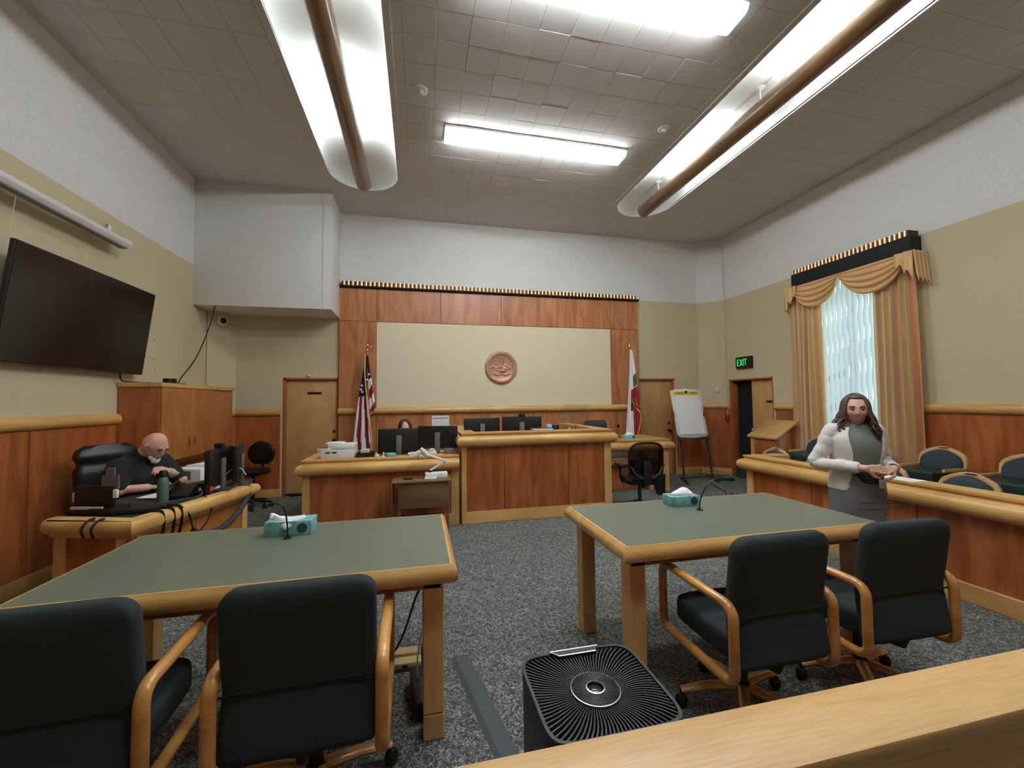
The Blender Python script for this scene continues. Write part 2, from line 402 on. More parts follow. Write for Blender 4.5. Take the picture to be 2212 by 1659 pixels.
# left wall: room on the left of the direction  back -> front
wl = wallseg('wall_left', (XL, YB-CH), (XL, YF))
wainscot(wl, (XL, 5.39), (XL, YF), [1.04, 2.24, 3.44, 4.64, 5.84], bname='baseboard_left')
wlc = wallseg('wall_left_corner', (XL+.29, YB), (XL, YB-CH))
wb = wallseg('wall_back', (5.89, YB), (XL+.29, YB), [(5.89-5.24, 5.89-4.46, 0, 1.99), (5.89+1.37, 5.89+2.235, 0, 1.99)])
wrc = wallseg('wall_right_corner', (XR, YB-.36), (5.89, YB))
wr = wallseg('wall_right', (XR, YF), (XR, YB-.36), [(6.16-YF, 7.20-YF, 0, 1.96), (4.20-YF, 5.30-YF, .75, 3.45)])
wf = wallseg('wall_front', (XL, YF), (XR, YF))
wainscot(wrc, (XR, YB-.36), (5.89, YB), [], bname='baseboard_right_corner')
wainscot(wr, (XR, 7.212), (XR, 7.32), [], bname='baseboard_right')
wainscot(wb, (5.89, YB), (5.30, YB), [], bname='baseboard_back')
wainscot(wb, (-2.30, YB), (-2.99, YB), [], bname='baseboard_back')
wainscot(wlc, (-2.99, YB), (XL, YB-CH), [], rail=True, bname='baseboard_left_corner')
wainscot(wr, (XR, YF), (XR, 3.95), [1.4, 2.6, 3.8, 5.0, 6.2], bname='baseboard_right')
wainscot(wr, (XR, 5.60), (XR, 6.10), [], bname='baseboard_right')
# faint wall-covering seams as thin battens
for a in (2.6, 3.9): build(MB().box(XL, XL+.002, a, a+.004, 1.5, 3.65), 'seam', 'tan', wl, smooth=0)
build(MB().box(XL, XL+.004, 7.318, 7.326, 1.5, 3.06), 'seam', 'black_matte', wl, smooth=0)
# wall behind the bench: cherry frame, fabric panels, rail -------------
xs = [-.74, .393, 1.534, 2.666, 3.80]
yf = 7.60
def vpanel(x0, x1, z0, z1, mat, name, y=yf, d=.05, bev=.002): return build(MB().box(x0+.003, x1-.003, y, y+d, z0+.003, z1-.003), name, mat, wb, bev=bev, seg=1)
build(MB().box(-1.385, 4.44, yf+.04, YB-.001, .02, 3.645), 'panel_backing', 'cherry_z', wb, smooth=0)
for a, b in zip([-1.37]+xs, xs+[4.425]): vpanel(a, b, 3.025, 3.62, 'cherry_lit', 'frame_panel')
vpanel(-1.37, -.74, 1.49, 3.025, 'cherry_lit', 'frame_panel'); vpanel(3.80, 4.425, 1.49, 3.025, 'cherry_lit', 'frame_panel')
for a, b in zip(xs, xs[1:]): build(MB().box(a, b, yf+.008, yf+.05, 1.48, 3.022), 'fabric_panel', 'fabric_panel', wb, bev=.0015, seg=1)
for a, b in zip([-1.37]+xs, xs+[4.425]): vpanel(a, b, .14, 1.366, 'cherry_lit', 'wainscot_panel')
build(MB().sweep([(-(x+.001), z) for x, z in RAILP], [(4.43, yf), (-1.372, yf)]), 'chair_rail', 'maple_x', wb)
st(build(MB().box(-1.372, 4.43, yf-.024, yf+.03, 0, .14), 'baseboard_back_centre', 'maple_x', bev=.003))
# fluted copper crown over the frame
t1 = build(MB().box(-1.39, 4.445, yf-.05, YB, 3.622, 3.652), 'trim_1', 'black_matte', smooth=0); st(t1)
build(MB().box(-1.33, 4.385, yf-.01, YB, 3.652, 3.735), 'crown_backing', 'bronze_knob', t1, smooth=0)
nf = 78; fl = None
for i in range(nf):
    x = -1.325+5.70*(i+.5)/nf
    if fl is None: fl = build(MB().prism(arc((0, 0), .024, PI, 2*PI, 6), 0, .085), 'flute', 'copper', t1); q = fl
    else: q = fl.copy(); COL.objects.link(q)
    q.location = (x, yf-.011, 3.652)
# soffit
so = st(build(MB().box(XL, -1.365, 6.90, YB-.001, 3.066, 5.1), 'wall_soffit', 'soffit', bev=.004))
build(MB().box(-1.49, -1.478, 6.893, 6.9, 3.08, 4.96), 'corner_bead', 'soffit', so)
build(MB().box(-2.35, -2.344, 6.897, 6.9, 3.3, 4.0).box(-2.344, -1.9, 6.897, 6.9, 3.995, 4.0), 'access_seam', 'soffit', so, smooth=0)
# doors on the back wall ------------------------------------------------
def back_door(n, x0, x1, knob_x, sign):
    root = bpy.data.objects.new('door_%d' % n, None); COL.objects.link(root); root.location = ((x0+x1)/2, YB, 0); SHIFT[root.name] = Vector(root.location); st(root)
    build(MB().box(x0-.03, x0+.006, YB-.012, YB+.14, 0, 2.02).box(x1-.006, x1+.03, YB-.012, YB+.14, 0, 2.02).box(x0-.03, x1+.03, YB-.012, YB+.14, 1.985, 2.02), 'jamb', 'cherry_z', root, bev=.002)
    lf = build(MB().box(x0+.008, x1-.008, YB+.045, YB+.09, .035 if n == 1 else .01, 1.98), 'door_leaf', 'leaf', root, bev=.002)
    q = Quaternion((1, 0, 0), PI/2)
    build(MB().lathe([(.032, 0), (.032, .008), (.012, .012), (.012, .035), (.03, .05), (.033, .065), (.024, .08), (.001, .083)], (knob_x, YB+.045, .92), 16, q), 'door_knob', 'bronze_knob', lf)
    build(MB().lathe([(.026, 0), (.026, .012), (.02, .016), (.001, .016)], (knob_x, YB+.045, 1.08), 16, q), 'deadbolt', 'bronze_knob', lf)
    if sign: build(MB().box(-1.89, -1.665, YB+.037, YB+.045, 1.735, 1.775), 'name_plate', 'black', lf, bev=.002)
    build(MB().box(x0, x1, YB+.1, YB+.15, 0, 1.99), 'door_back', 'black_matte', root, smooth=0)
back_door(1, -2.235, -1.40, -1.455, True)
back_door(2, 4.46, 5.24, 5.16, False)
build(MB().ball((-1.86, YB-.02, 2.06), (.025, .025, .03)), 'door_sensor', 'plastic_white', wb)
tag(build(MB().box(-2.14, -1.42, YB-.02, YB+.04, .005, .03), 'door_sweep', 'black', wb), None)
# open doorway in the right wall -----------------------------------------
d3 = bpy.data.objects.new('door_3', None); COL.objects.link(d3); d3.location = (XR, 6.68, 0); SHIFT[d3.name] = Vector(d3.location); st(d3)
build(MB().box(XR-.012, XR+.17, 7.17, 7.21, 0, 1.97).box(XR-.012, XR+.17, 6.15, 6.165, 0, 1.97).box(XR-.012, XR+.17, 6.15, 7.21, 1.94, 1.97), 'jamb', 'cherry_z', d3, bev=.002)
lf = build(MB().box(XR+.06, XR+.10, 6.17, 6.70, .01, 1.935), 'door_leaf', 'leaf', d3, bev=.002)
build(MB().box(XR+.052, XR+.06, 6.19, 6.36, 1.50, 1.54), 'name_plate', 'black', lf, bev=.001)
build(MB().lathe([(.03, 0), (.012, .01), (.012, .04), (.03, .055), (.001, .075)], (XR+.06, 6.66, .98), 14, Quaternion((0, 1, 0), -PI/2)), 'door_knob', 'steel', lf)
build(MB().box(XR+.16, XR+1.4, 5.9, 7.5, 0, 2.2), 'corridor_shade', 'black_matte', d3, smooth=0)  # solid black box; the unlit corridor's shade is put into its colour
# ceiling -----------------------------------------------------------------
ce = st(build(MB().box(XL-.1, XR+.1, YF-.1, YB+.1, 5.16, 5.26), 'ceiling', 'soffit', smooth=0))
BAYS = [(-.80, .49), (3.835, .49)]; YE = 6.70; BR = .49
T0X, T0Y, TS = .16-12*.3048, 4.955-30*.3048, .3048
def bayf(x, xc, a): return (YE-BR)+BR*math.sqrt(max(0, 1-((x-xc)/a)**2))
tiles = []
for i in range(0, 34):
    for j in range(0, 41):
        x0, y0 = T0X+i*TS, T0Y+j*TS
        x0, x1, y0, y1 = max(x0, XL-.02), min(x0+TS, XR+.02), max(y0, YF), min(y0+TS, YB+.02)
        if x1-x0 < .01 or y1-y0 < .01: continue
        polys = [(x0, x1)]
        for xc, a in BAYS:
            new = []
            for (p, q) in polys:
                cuts = sorted({p, q, *[c for c in (xc-a, xc+a) if p < c < q]})
                new += list(zip(cuts, cuts[1:]))
            polys = new
        out = []
        for p, q in polys:
            if q-p < .004: continue
            bay = next(((xc, a) for xc, a in BAYS if xc-a-1e-6 <= p and q <= xc+a+1e-6), None)
            if bay is None: out.append([(p, y0), (q, y0), (q, y1), (p, y1)])
            else:
                n = 24; lo = [(p+(q-p)*t/n, max(y0, bayf(p+(q-p)*t/n, *bay))) for t in range(n+1)]
                lo = [(u, w) for u, w in lo if w < y1-.001]
                if len(lo) < 2: continue
                lo = lo[::2]+([lo[-1]] if len(lo) % 2 == 0 else [])
                out.append(lo+[(lo[-1][0], y1), (lo[0][0], y1)])
        if out: tiles.append((x0, x1, y0, y1, out, len(out) == 1 and len(out[0]) == 4 and out[0][1][0]-out[0][0][0] > .3 and y1-y0 > .3))
def vis(t):
    x, y = (t[0]+t[1])/2, (t[2]+t[3])/2
    v = Vector((x, y, ZC-1.58)); w = v.dot(fw)
    if w < .3: return 99
    u, h = v.dot(rt)/w, v.dot(up)/w
    if abs(u) > 1.28 or abs(h) > .96: return 99
    pen = 0 if .1 < x < 3.3 else (1.0 if x > 3.3 else 1.6)
    return w*.5+pen
order = sorted((i for i in range(len(tiles)) if tiles[i][5]), key=lambda i: vis(tiles[i]))
big = set(i for i in order[:290] if vis(tiles[i]) < 90)
rest = MB(); tm = None
c_ = .006
def tileverts(mb, poly, dz):
    cx = sum(p[0] for p in poly)/len(poly); cy = sum(p[1] for p in poly)/len(poly)
    ins = [(p[0]+(cx-p[0])*.02, p[1]+(cy-p[1])*.02) for p in poly]; n = len(poly)
    v = [(p[0], p[1], ZC+.03) for p in poly]+[(p[0], p[1], ZC+.004+dz) for p in poly]+[(p[0], p[1], ZC+dz) for p in ins]
    f = [tuple(range(2*n, 3*n))]+[(k*n+i, k*n+(i+1) % n, (k+1)*n+(i+1) % n, (k+1)*n+i) for k in (0, 1) for i in range(n)]
    mb.add(v, f)
for i, t in enumerate(tiles):
    mid = .1 < (t[0]+t[1])/2 < 3.35
    if i in big:
        if tm is None:
            h = TS/2-.0008; mb = MB(); e = h-.0035
            mb.add([(-h, -h, .03), (h, -h, .03), (h, h, .03), (-h, h, .03), (-h, -h, .003), (h, -h, .003), (h, h, .003), (-h, h, .003), (-e, -e, 0), (e, -e, 0), (e, e, 0), (-e, e, 0)],
                   [(8, 9, 10, 11), (0, 1, 5, 4), (1, 2, 6, 5), (2, 3, 7, 6), (3, 0, 4, 7), (4, 5, 9, 8), (5, 6, 10, 9), (6, 7, 11, 10), (7, 4, 8, 11)])
            tm = build(mb, 'ceiling_tile', 'tile', ce, smooth=20); q = tm
        else: q = tm.copy(); COL.objects.link(q)
        a = .016 if mid else .004
        q.location = ((t[0]+t[1])/2, (t[2]+t[3])/2, ZC+rnd.uniform(0, .003 if mid else .001)); q.rotation_euler = (rnd.uniform(-a, a), rnd.uniform(-a, a)*.35, 0)
    else:
        for p in t[4]: tileverts(rest, p, rnd.uniform(-.0008, .0008))
o = build(rest, 'ceiling_tile_field', 'tile', ce, smooth=0); o['kind'] = 'stuff'
# luminous oval bays recessed into the ceiling
for n, (xc, a) in enumerate(BAYS):
    def outline(r, n_=16):
        return [(xc+r, YF)]+[(xc+r*math.cos(t), YE-BR+r*math.sin(t)) for t in [PI*i/n_ for i in range(n_+1)]]+[(xc-r, YF)]
    mb = MB(); o1 = outline(a); k = len(o1)
    o2 = outline(a-.05); o3 = outline(.02)
    v = []
    for dr, dz in ((0, -.012), (0, .02), (.02, .06), (.07, .11), (.16, .15), (.28, .175), (.47, .185)): v += [(x, y, ZC+dz) for x, y in outline(a-dr)]
    f = [(l*k+i, l*k+i+1, (l+1)*k+i+1, (l+1)*k+i) for l in range(6) for i in range(k-1)]
    mb.add(v, f)
    b = build(mb, 'ceiling_bay', 'bay', ce, smooth=60)
    mb = MB(); o2 = outline(a+.065); v = [(x, y, ZC-.012) for x, y in o1]+[(x, y, ZC-.012) for x, y in o2]+[(x, y, ZC+.006) for x, y in o2]
    mb.add(v, [(l*k+i, l*k+i+1, (l+1)*k+i+1, (l+1)*k+i) for l in (0, 1) for i in range(k-1)])
    build(mb, 'bay_flange', 'tile', b, smooth=60)
# window in the right wall ---------------------------------------------------
w1 = bpy.data.objects.new('window_1', None); COL.objects.link(w1); w1.location = (XR, 4.75, .75); SHIFT[w1.name] = Vector(w1.location); st(w1)
mb = MB()
for a, b, c, d in ((4.20, 4.26, .75, 3.45), (5.24, 5.30, .75, 3.45), (4.20, 5.30, .75, .81), (4.20, 5.30, 3.39, 3.45), (4.73, 4.77, .8, 3.4)): mb.box(XR+.06, XR+.12, a, b, c, d)
build(mb, 'window_frame', 'steel', w1, bev=.003)
build(MB().box(XR+.085, XR+.092, 4.26, 4.73, .81, 3.39), 'pane', 'glass', w1, smooth=0); build(MB().box(XR+.085, XR+.092, 4.77, 5.24, .81, 3.39), 'pane', 'glass', w1, smooth=0)
build(MB().box(XR-.03, XR+.1, 4.18, 5.32, .72, .75), 'window_sill', 'maple_y', w1, bev=.004)
# ================================================================== LIGHT FITTINGS
def fluor(y, label, tag_group='surface mounted fluorescent fixtures', x0=.31, x1=2.75):
    t = thing('fluorescent_fixture', label, 'ceiling light', ((x0+x1)/2, y, ZC-.09), group=tag_group)
    build(MB().box(x0, x1, y-.15, y+.15, ZC-.03, ZC-.003), 'fixture_base', 'white', t, bev=.003)
    for a, b in ((x0+.01, (x0+x1)/2-.004), ((x0+x1)/2+.004, x1-.01)):
        pr_ = [(y-.148, ZC-.03), (y-.13, ZC-.075), (y-.10, ZC-.09), (y+.10, ZC-.09), (y+.13, ZC-.075), (y+.148, ZC-.03)]
        e0 = a+.03 if a < x0+.1 else a; e1 = b-.03 if b > x1-.1 else b
        l = build(MB().prism(pr_, e0, e1, 'x'), 'diffuser', 'lens', t, smooth=30)
        s, e = (a, a+.03) if a < x0+.1 else (b-.03, b)
        build(MB().prism([(p, q) for p, q in pr_], s, e, 'x'), 'diffuser_end', 'lens_end', t, smooth=30)
fluor(5.03, 'long lit fluorescent fixture on the ceiling between the two wooden tubes')
fluor(2.93, 'lit fluorescent fixture cut off by the top edge, nearer the camera')
fluor(.75, 'lit fluorescent fixture above the gallery rail, behind the camera')
def tube_lamp(xc, ye, label):
    t = thing('tube_light', label, 'ceiling light', (xc, ye, 4.77), group='wooden tube uplights in the ceiling bays')
    g = MB().tube([(xc, YF+.3, 4.88), (xc, ye, 4.88)], .108, 28); 
    build(g, 'wooden_tube', 'tube', t, smooth=50)
    build(MB().lathe([(.109, 0), (.109, .004), (.10, .006), (.001, .006)], (xc, ye, 4.88), 28, Quaternion((1, 0, 0), -PI/2)), 'end_cap', 'tube', t)
    y = 5.85
    while y > YF+.8:
        build(MB().lathe([(.055, 0), (.055, -.008), (.02, -.02), (.009, -.03), (.009, -.19), (.001, -.19)], (xc, y, ZC+.186), 14), 'stem', 'white', t)
        y -= 2.05
    y = 5.55
    while y > 1.0:
        build(MB().box(xc-.05, xc+.05, y-1.22, y, 4.975, 4.995), 'lamp_tray', 'white', t, smooth=0)
        l = build(MB().tube([(xc, y-1.17, 5.012), (xc, y-.05, 5.012)], .016, 6), 'lamp_tube', 'lamp', t, smooth=60)
        y -= 2.05
tube_lamp(-.81, 6.36, 'long brown wooden tube lamp hanging in the left oval ceiling bay')
tube_lamp(3.84, 6.32, 'long brown wooden tube lamp hanging in the right oval ceiling bay')
for x, y, l in ((.02, 4.40, 'white sprinkler head on the ceiling beside the left oval bay'), (3.0, 4.42, 'white sprinkler head on the ceiling beside the right oval bay')):
    t = thing('sprinkler', l, 'sprinkler', (x, y, ZC-.05), group='ceiling sprinklers')
    build(MB().lathe([(.075, .052), (.075, .046), (.06, .038), (.045, .036), (.001, .036)], (x, y, ZC-.05), 20), 'escutcheon', 'soffit', t)
    build(MB().lathe([(.03, .038), (.026, .02), (.012, .012), (.012, .004), (.022, .002), (.022, 0), (.001, 0)], (x, y, ZC-.05), 14), 'nozzle', 'soffit', t)
# ================================================================== FURNITURE: bench, desks, boxes, tables
def prof(zt, inner=.16, r=.072):
    """maple top slab, groove and bullnose below, d outward from the panel face"""
    return [(-inner, zt), (.035, zt), (.035, zt-.018), (.022, zt-.026), (.022, zt-.04)]+arc((.018, zt-.04-r), r, PI/2, -PI/2, 10)[1:]+[(-inner, zt-.04-2*r)]
def run_rail(parent, path, zt, mat, inner=.16, name='top_rail', r=.072):
    return build(MB().sweep(prof(zt, inner, r), path), name, mat, parent, smooth=40)
def box(parent, name, mat, x0, x1, y0, y1, z0, z1, bev=.003, **k): return build(MB().box(x0, x1, y0, y1, z0, z1), name, mat, parent, bev=bev, seg=1, **k)
# judge's bench ------------------------------------------------------------
YP = 5.33       # face of panels; the bullnose stands out to 5.257
jb = thing('judge_bench', 'tall judge bench in the centre with three cherry panels and maple top', 'bench', (1.57, 6.2, 0))
run_rail(jb, [(.56, 7.1), (.56, YP), (2.62, YP), (2.62, 7.1)][::1], 1.17, 'maple_x', .17)
for a, b in ((.60, 1.10), (1.10, 2.00), (2.00, 2.53)): box(jb, 'front_panel', 'cherry_z', a+.004, b-.004, YP+.005, YP+.04, .15, .99)
box(jb, 'corner_post', 'maple_z', .535, .60, YP-.008, YP+.07, 0, .99); box(jb, 'corner_post', 'maple_z', 2.53, 2.64, YP-.008, YP+.07, 0, .99)
box(jb, 'plinth', 'maple_x', .60, 2.53, YP-.005, YP+.06, 0, .15)
for x, s in ((.545, 1), (2.60, 1)):
    box(jb, 'side_panel', 'cherry_z', x, x+.03, YP+.08, 7.1, .15, .99); box(jb, 'side_plinth', 'maple_y', x-.004, x+.034, YP+.08, 7.1, 0, .15)
box(jb, 'worktop', 'maple_x', .70, 2.45, YP+.16, 6.05, .98, 1.02); box(jb, 'platform', 'carpet', .6, 2.58, YP+.05, 7.1, .01, .34)
# clerk's desk ---------------------------------------------------------------
ck = thing('clerk_desk', 'long clerk desk left of the tall bench, maple bullnose top over cherry panels', 'desk', (-.4, 5.8, 0))
run_rail(ck, [(-1.335, 6.7), (-1.335, YP), (.50, YP)], .895, 'maple_x', .19)
for a, b in ((-1.275, -.455), (-.455, .40)): box(ck, 'front_panel', 'cherry_z', a+.004, b-.004, YP+.005, YP+.04, .15, .715)
box(ck, 'corner_post', 'maple_z', -1.36, -1.275, YP-.008, YP+.07, 0, .715); box(ck, 'corner_post', 'maple_z', .40, .50, YP+.0, YP+.07, 0, .715)
box(ck, 'plinth', 'maple_x', -1.275, .49, YP-.005, YP+.06, 0, .15)
box(ck, 'side_panel', 'cherry_z', -1.36, -1.33, YP+.08, 6.7, 0, .715)
box(ck, 'worktop', 'maple_x', -1.2, .5, YP+.15, 6.05, .84, .88)
# witness stand ----------------------------------------------------------------
YW = 6.36
ws = thing('witness_stand', 'low witness stand right of the tall bench with open knee space and maple bullnose top', 'desk', (3.5, 6.7, 0))
run_rail(ws, [(2.72, YW), (4.22, YW), (4.22, 7.25)], .895, 'maple_x', .30)
box(ws, 'corner_post', 'maple_z', 4.13, 4.235, YW-.005, YW+.08, 0, .715)
box(ws, 'side_panel', 'cherry_z', 4.18, 4.21, YW+.09, 7.25, .1, .715); box(ws, 'corner_plinth', 'maple_x', 4.10, 4.24, YW-.012, YW+.10, 0, .14)
build(MB().sweep([(-.1, .52)]+[(-.1, .44)]+arc((0, .48), .045, -PI/2, PI/2, 8)+[(-.1, .525)], [(2.72, YW+.22), (3.98, YW+.22)]), 'shelf_rail', 'maple_x', ws)
box(ws, 'shelf', 'maple_x', 2.72, 4.0, YW+.25, YW+.6, .46, .50); box(ws, 'back_panel', 'cherry_z', 2.72, 4.0, YW+.30, YW+.33, 0, .44)
box(ws, 'grey_panel', 'grey', 2.72, 4.1, YW+.60, YW+.62, .5, .72); box(ws, 'inner_post', 'maple_z', 3.95, 4.0, YW+.1, YW+.2, 0, .715)
box(ws, 'inner_panel', 'cherry_z', 4.005, 4.12, YW+.12, YW+.15, .1, .715)
# jury box ------------------------------------------------------------------------
JX = 4.125
jr = thing('jury_box_rail', 'low jury box wall with maple bullnose rail running along the right side', 'rail', (4.2, 3.0, 0))
run_rail(jr, [(JX, 4.54), (JX, 1.2)][::-1] if False else [(4.62, 4.49), (JX, 4.49), (JX, .9)], .85, 'maple_y', .17)
js = [4.42, 3.45, 2.46, 1.47, .9]
js = [4.40, 3.62, 2.66, 1.70, .9]
for a, b in zip(js, js[1:]): box(jr, 'front_panel', 'cherry_z', JX+.005, JX+.04, b+.004, a-.004, .14, .665)
box(jr, 'end_post', 'maple_z', JX-.008, JX+.07, 4.40, 4.50, 0, .665)
box(jr, 'plinth', 'maple_y', JX-.022, JX+.06, .9, 4.40, 0, .14)
box(jr, 'end_panel', 'cherry_z', JX+.08, 4.60, 4.46, 4.49, .0, .665)
box(jr, 'end_strip', 'maple_z', 4.63, 4.66, 4.44, 4.50, .0, .70)
pf = st(box(None, 'trim_2', 'carpet', 5.32, XR-.03, .9, 5.45, .001, .30)); st(box(None, 'trim_3', 'carpet', 4.25, 5.315, .9, 4.4, .001, .16)); st(box(None, 'trim_4', 'carpet', 4.66, 5.315, 4.405, 5.45, .001, .16))
# gallery rail --------------------------------------------------------------------
gr = thing('gallery_rail', 'broad pale oak gallery rail crossing the lower right corner in front of the camera', 'rail', (1.5, .77, 0))
build(MB().box(-2.4, XR-.05, .693, .855, .815, .85), 'rail_cap', 'maple_rail', gr, bev=.006, seg=2)
gp = [(.705, .815), (.712, .80), (.722, .79), (.722, .775), (.735, .765), (.742, .75), (.742, .735), (.742, .60), (.80, .60), (.80, .735), (.81, .75), (.818, .775), (.83, .79), (.838, .815)]
build(MB().prism(gp, -2.38, XR-.06, 'x'), 'moulding', 'maple_x', gr, smooth=20)
xg = -2.38
while xg < XR-.5:
    box(gr, 'rail_panel', 'cherry_z', xg+.004, min(xg+1.2, XR-.07)-.004, .752, .79, .12, .60); xg += 1.2
box(gr, 'plinth', 'maple_x', -2.38, XR-.06, .742, .80, 0, .12)
# counsel tables ----------------------------------------------------------------------
def table(x0, x1, y0, y1, label):
    t = thing('counsel_table', label, 'table', ((x0+x1)/2, (y0+y1)/2, 0), group='counsel tables with green tops'); zt = .82
    mb = MB(); mb.box(x0+.012, x1-.012, y0+.012, y1-.012, zt-.02, zt+.0008); build(mb, 'table_top', 'laminate', t, smooth=0)
    P = [(-.012, zt), (-.002, zt), (.0, zt-.004)]+arc((-.018, zt-.046), .042, PI/2*.75, -PI/2, 7)[1:]+[(-.05, zt-.088), (-.05, zt-.022), (-.012, zt-.022)]
    build(MB().sweep(P, [(x0, y0), (x0, y1), (x1, y1), (x1, y0)][::-1], closed=True), 'edge_band', 'maple_x', t)
    a = .05
    for q in ((x0+a, x1-a, y0+a, y0+a+.02), (x0+a, x1-a, y1-a-.02, y1-a)): box(t, 'apron', 'cherry_x', *q, zt-.125, zt-.085)
    for q in ((x0+a, x0+a+.02, y0+a, y1-a), (x1-a-.02, x1-a, y0+a, y1-a)): box(t, 'apron', 'cherry_y', *q, zt-.125, zt-.085)
    for lx in (x0+.04, x1-.04-.095):
        for ly in (y0+.05, y1-.05-.095):
            l = box(t, 'leg', 'maple_z', lx, lx+.095, ly, ly+.095, .12, zt-.088, bev=.004)
            box(l, 'foot', 'maple_z', lx, lx+.095, ly, ly+.095, .0, .116, bev=.004)
    return t
table(-1.57, .152, 1.955, 2.835, 'green-topped oak counsel table on the left, nearer the bald man')
table(1.04, 2.72, 1.95, 2.79, 'green-topped oak counsel table on the right, in front of the woman')
# bailiff's desk --------------------------------------------------------------------
C0, C1, C2, C3 = Vector((-1.872, 3.25)), Vector((-1.535, 4.54)), Vector((-2.42, 4.77)), Vector((-2.53, 3.47))
bd = thing('bailiff_desk', 'angled desk at the left with dark top and maple bullnose edge, strewn with cables', 'desk', (-2.05, 4.0, 0))
ZD = .80
ins = lambda p, q, d: p+(q-p).normalized()*d
build(MB().prism([(p.x, p.y) for p in (C0+Vector((-.03, .04)), C1+Vector((-.045, -.03)), C2, C3+Vector((.03, .01)))], ZD-.03, ZD-.004), 'desk_top', 'desk_top', bd, smooth=0)
P = [(-.10, ZD), (-.045, ZD)]+arc((-.05, ZD-.055), .05, PI/2, -PI/2, 8, .055)[1:]+[(-.06, ZD-.135), (-.10, ZD-.135)]
build(MB().sweep(P, [C3, C0, C1, C2]), 'edge_band', 'maple_y', bd)
u = (C1-C0).normalized(); v = (C3-C0).normalized(); nu = Vector((-u.y, u.x))
def slab2(a, b, t, z0, z1, name, mat, par=bd):
    d = (b-a).normalized(); n = Vector((-d.y, d.x)); q = [a, b, b+n*t, a+n*t]
    return build(MB().prism([(p.x, p.y) for p in q], z0, z1), name, mat, par, bev=.002, seg=1)
b0 = C0+u*.05+nu*.09; b1 = C1-u*.06+nu*.09
L = (b1-b0).length
slab2(b0, b0+u*.07, .07, 0, ZD-.13, 'corner_post', 'maple_z'); slab2(b1-u*.07, b1, .07, 0, ZD-.13, 'corner_post', 'maple_z')
for i in range(2): slab2(b0+u*(.07+(L-.14)*i/2+.004)+nu*.01, b0+u*(.07+(L-.14)*(i+1)/2-.004)+nu*.01, .03, .1, ZD-.13, 'front_panel', 'leafcherry')
slab2(b0+u*.07+nu*.005, b1-u*.07+nu*.005, .04, 0, .1, 'plinth', 'maple_y')
s0 = C3-v*.03+u*.06; s1 = C0+v*.08+u*.075
slab2(s0, s0-v*.10, .04, 0, ZD-.13, 'side_post', 'maple_z'); slab2(s0-v*.105+u*.01, s1+u*.01, .03, 0, ZD-.13, 'side_panel', 'cherry_z')
slab2(s1+v*.02, s1-v*.05, .04, 0, ZD-.13, 'side_post', 'maple_z')
# credenza and wall cabinet behind the man ----------------------------------------------
cz = thing('credenza', 'low maple credenza under the wall cabinet behind the bald man', 'cabinet', (-2.75, 5.5, 0))
box(cz, 'counter_top', 'maple_y', -3.24, -2.15, 4.93, 5.5, .73, .765, bev=.006); box(cz, 'counter_top', 'maple_y', -3.24, -2.72, 5.5, 7.25, .73, .765, bev=.006)
box(cz, 'end_panel', 'maple_z', -2.25, -2.21, 4.96, 5.47, 0, .73); box(cz, 'cabinet_body', 'cherry_z', -3.23, -2.78, 5.5, 7.2, 0, .73)
box(cz, 'back_panel', 'maple_y', -3.25, -3.235, 5.0, 7.2, .765, .90)
wc = thing('wall_cabinet', 'tall honey-coloured cabinet hung on the left wall above the credenza', 'cabinet', (-3.07, 6.5, .92))
box(wc, 'cabinet_body', 'cherry_z', XL+.01, -2.875, 5.40, 7.25, .915, 1.785); box(wc, 'cabinet_top', 'maple_y', XL+.005, -2.85, 5.385, 7.27, 1.785, 1.835)
dz = ((5.41, 6.03), (6.03, 6.64), (6.64, 7.24))
for i, (a, b) in enumerate(dz):
    d = box(wc, 'cabinet_door', 'leafcherry', -2.873, -2.853 if i < 2 else -2.866, a+.003, b-.003, .92 if i < 2 else .93, 1.78 if i < 2 else 1.76)
    ky = b-.06 if i == 0 else a+.06
    if i == 2: ky = 6.95
    build(MB().tube([(-2.853, ky, 1.06), (-2.835, ky, 1.07), (-2.835, ky, 1.15), (-2.853, ky, 1.16)], .006, 6), 'door_pull', 'brass', d)
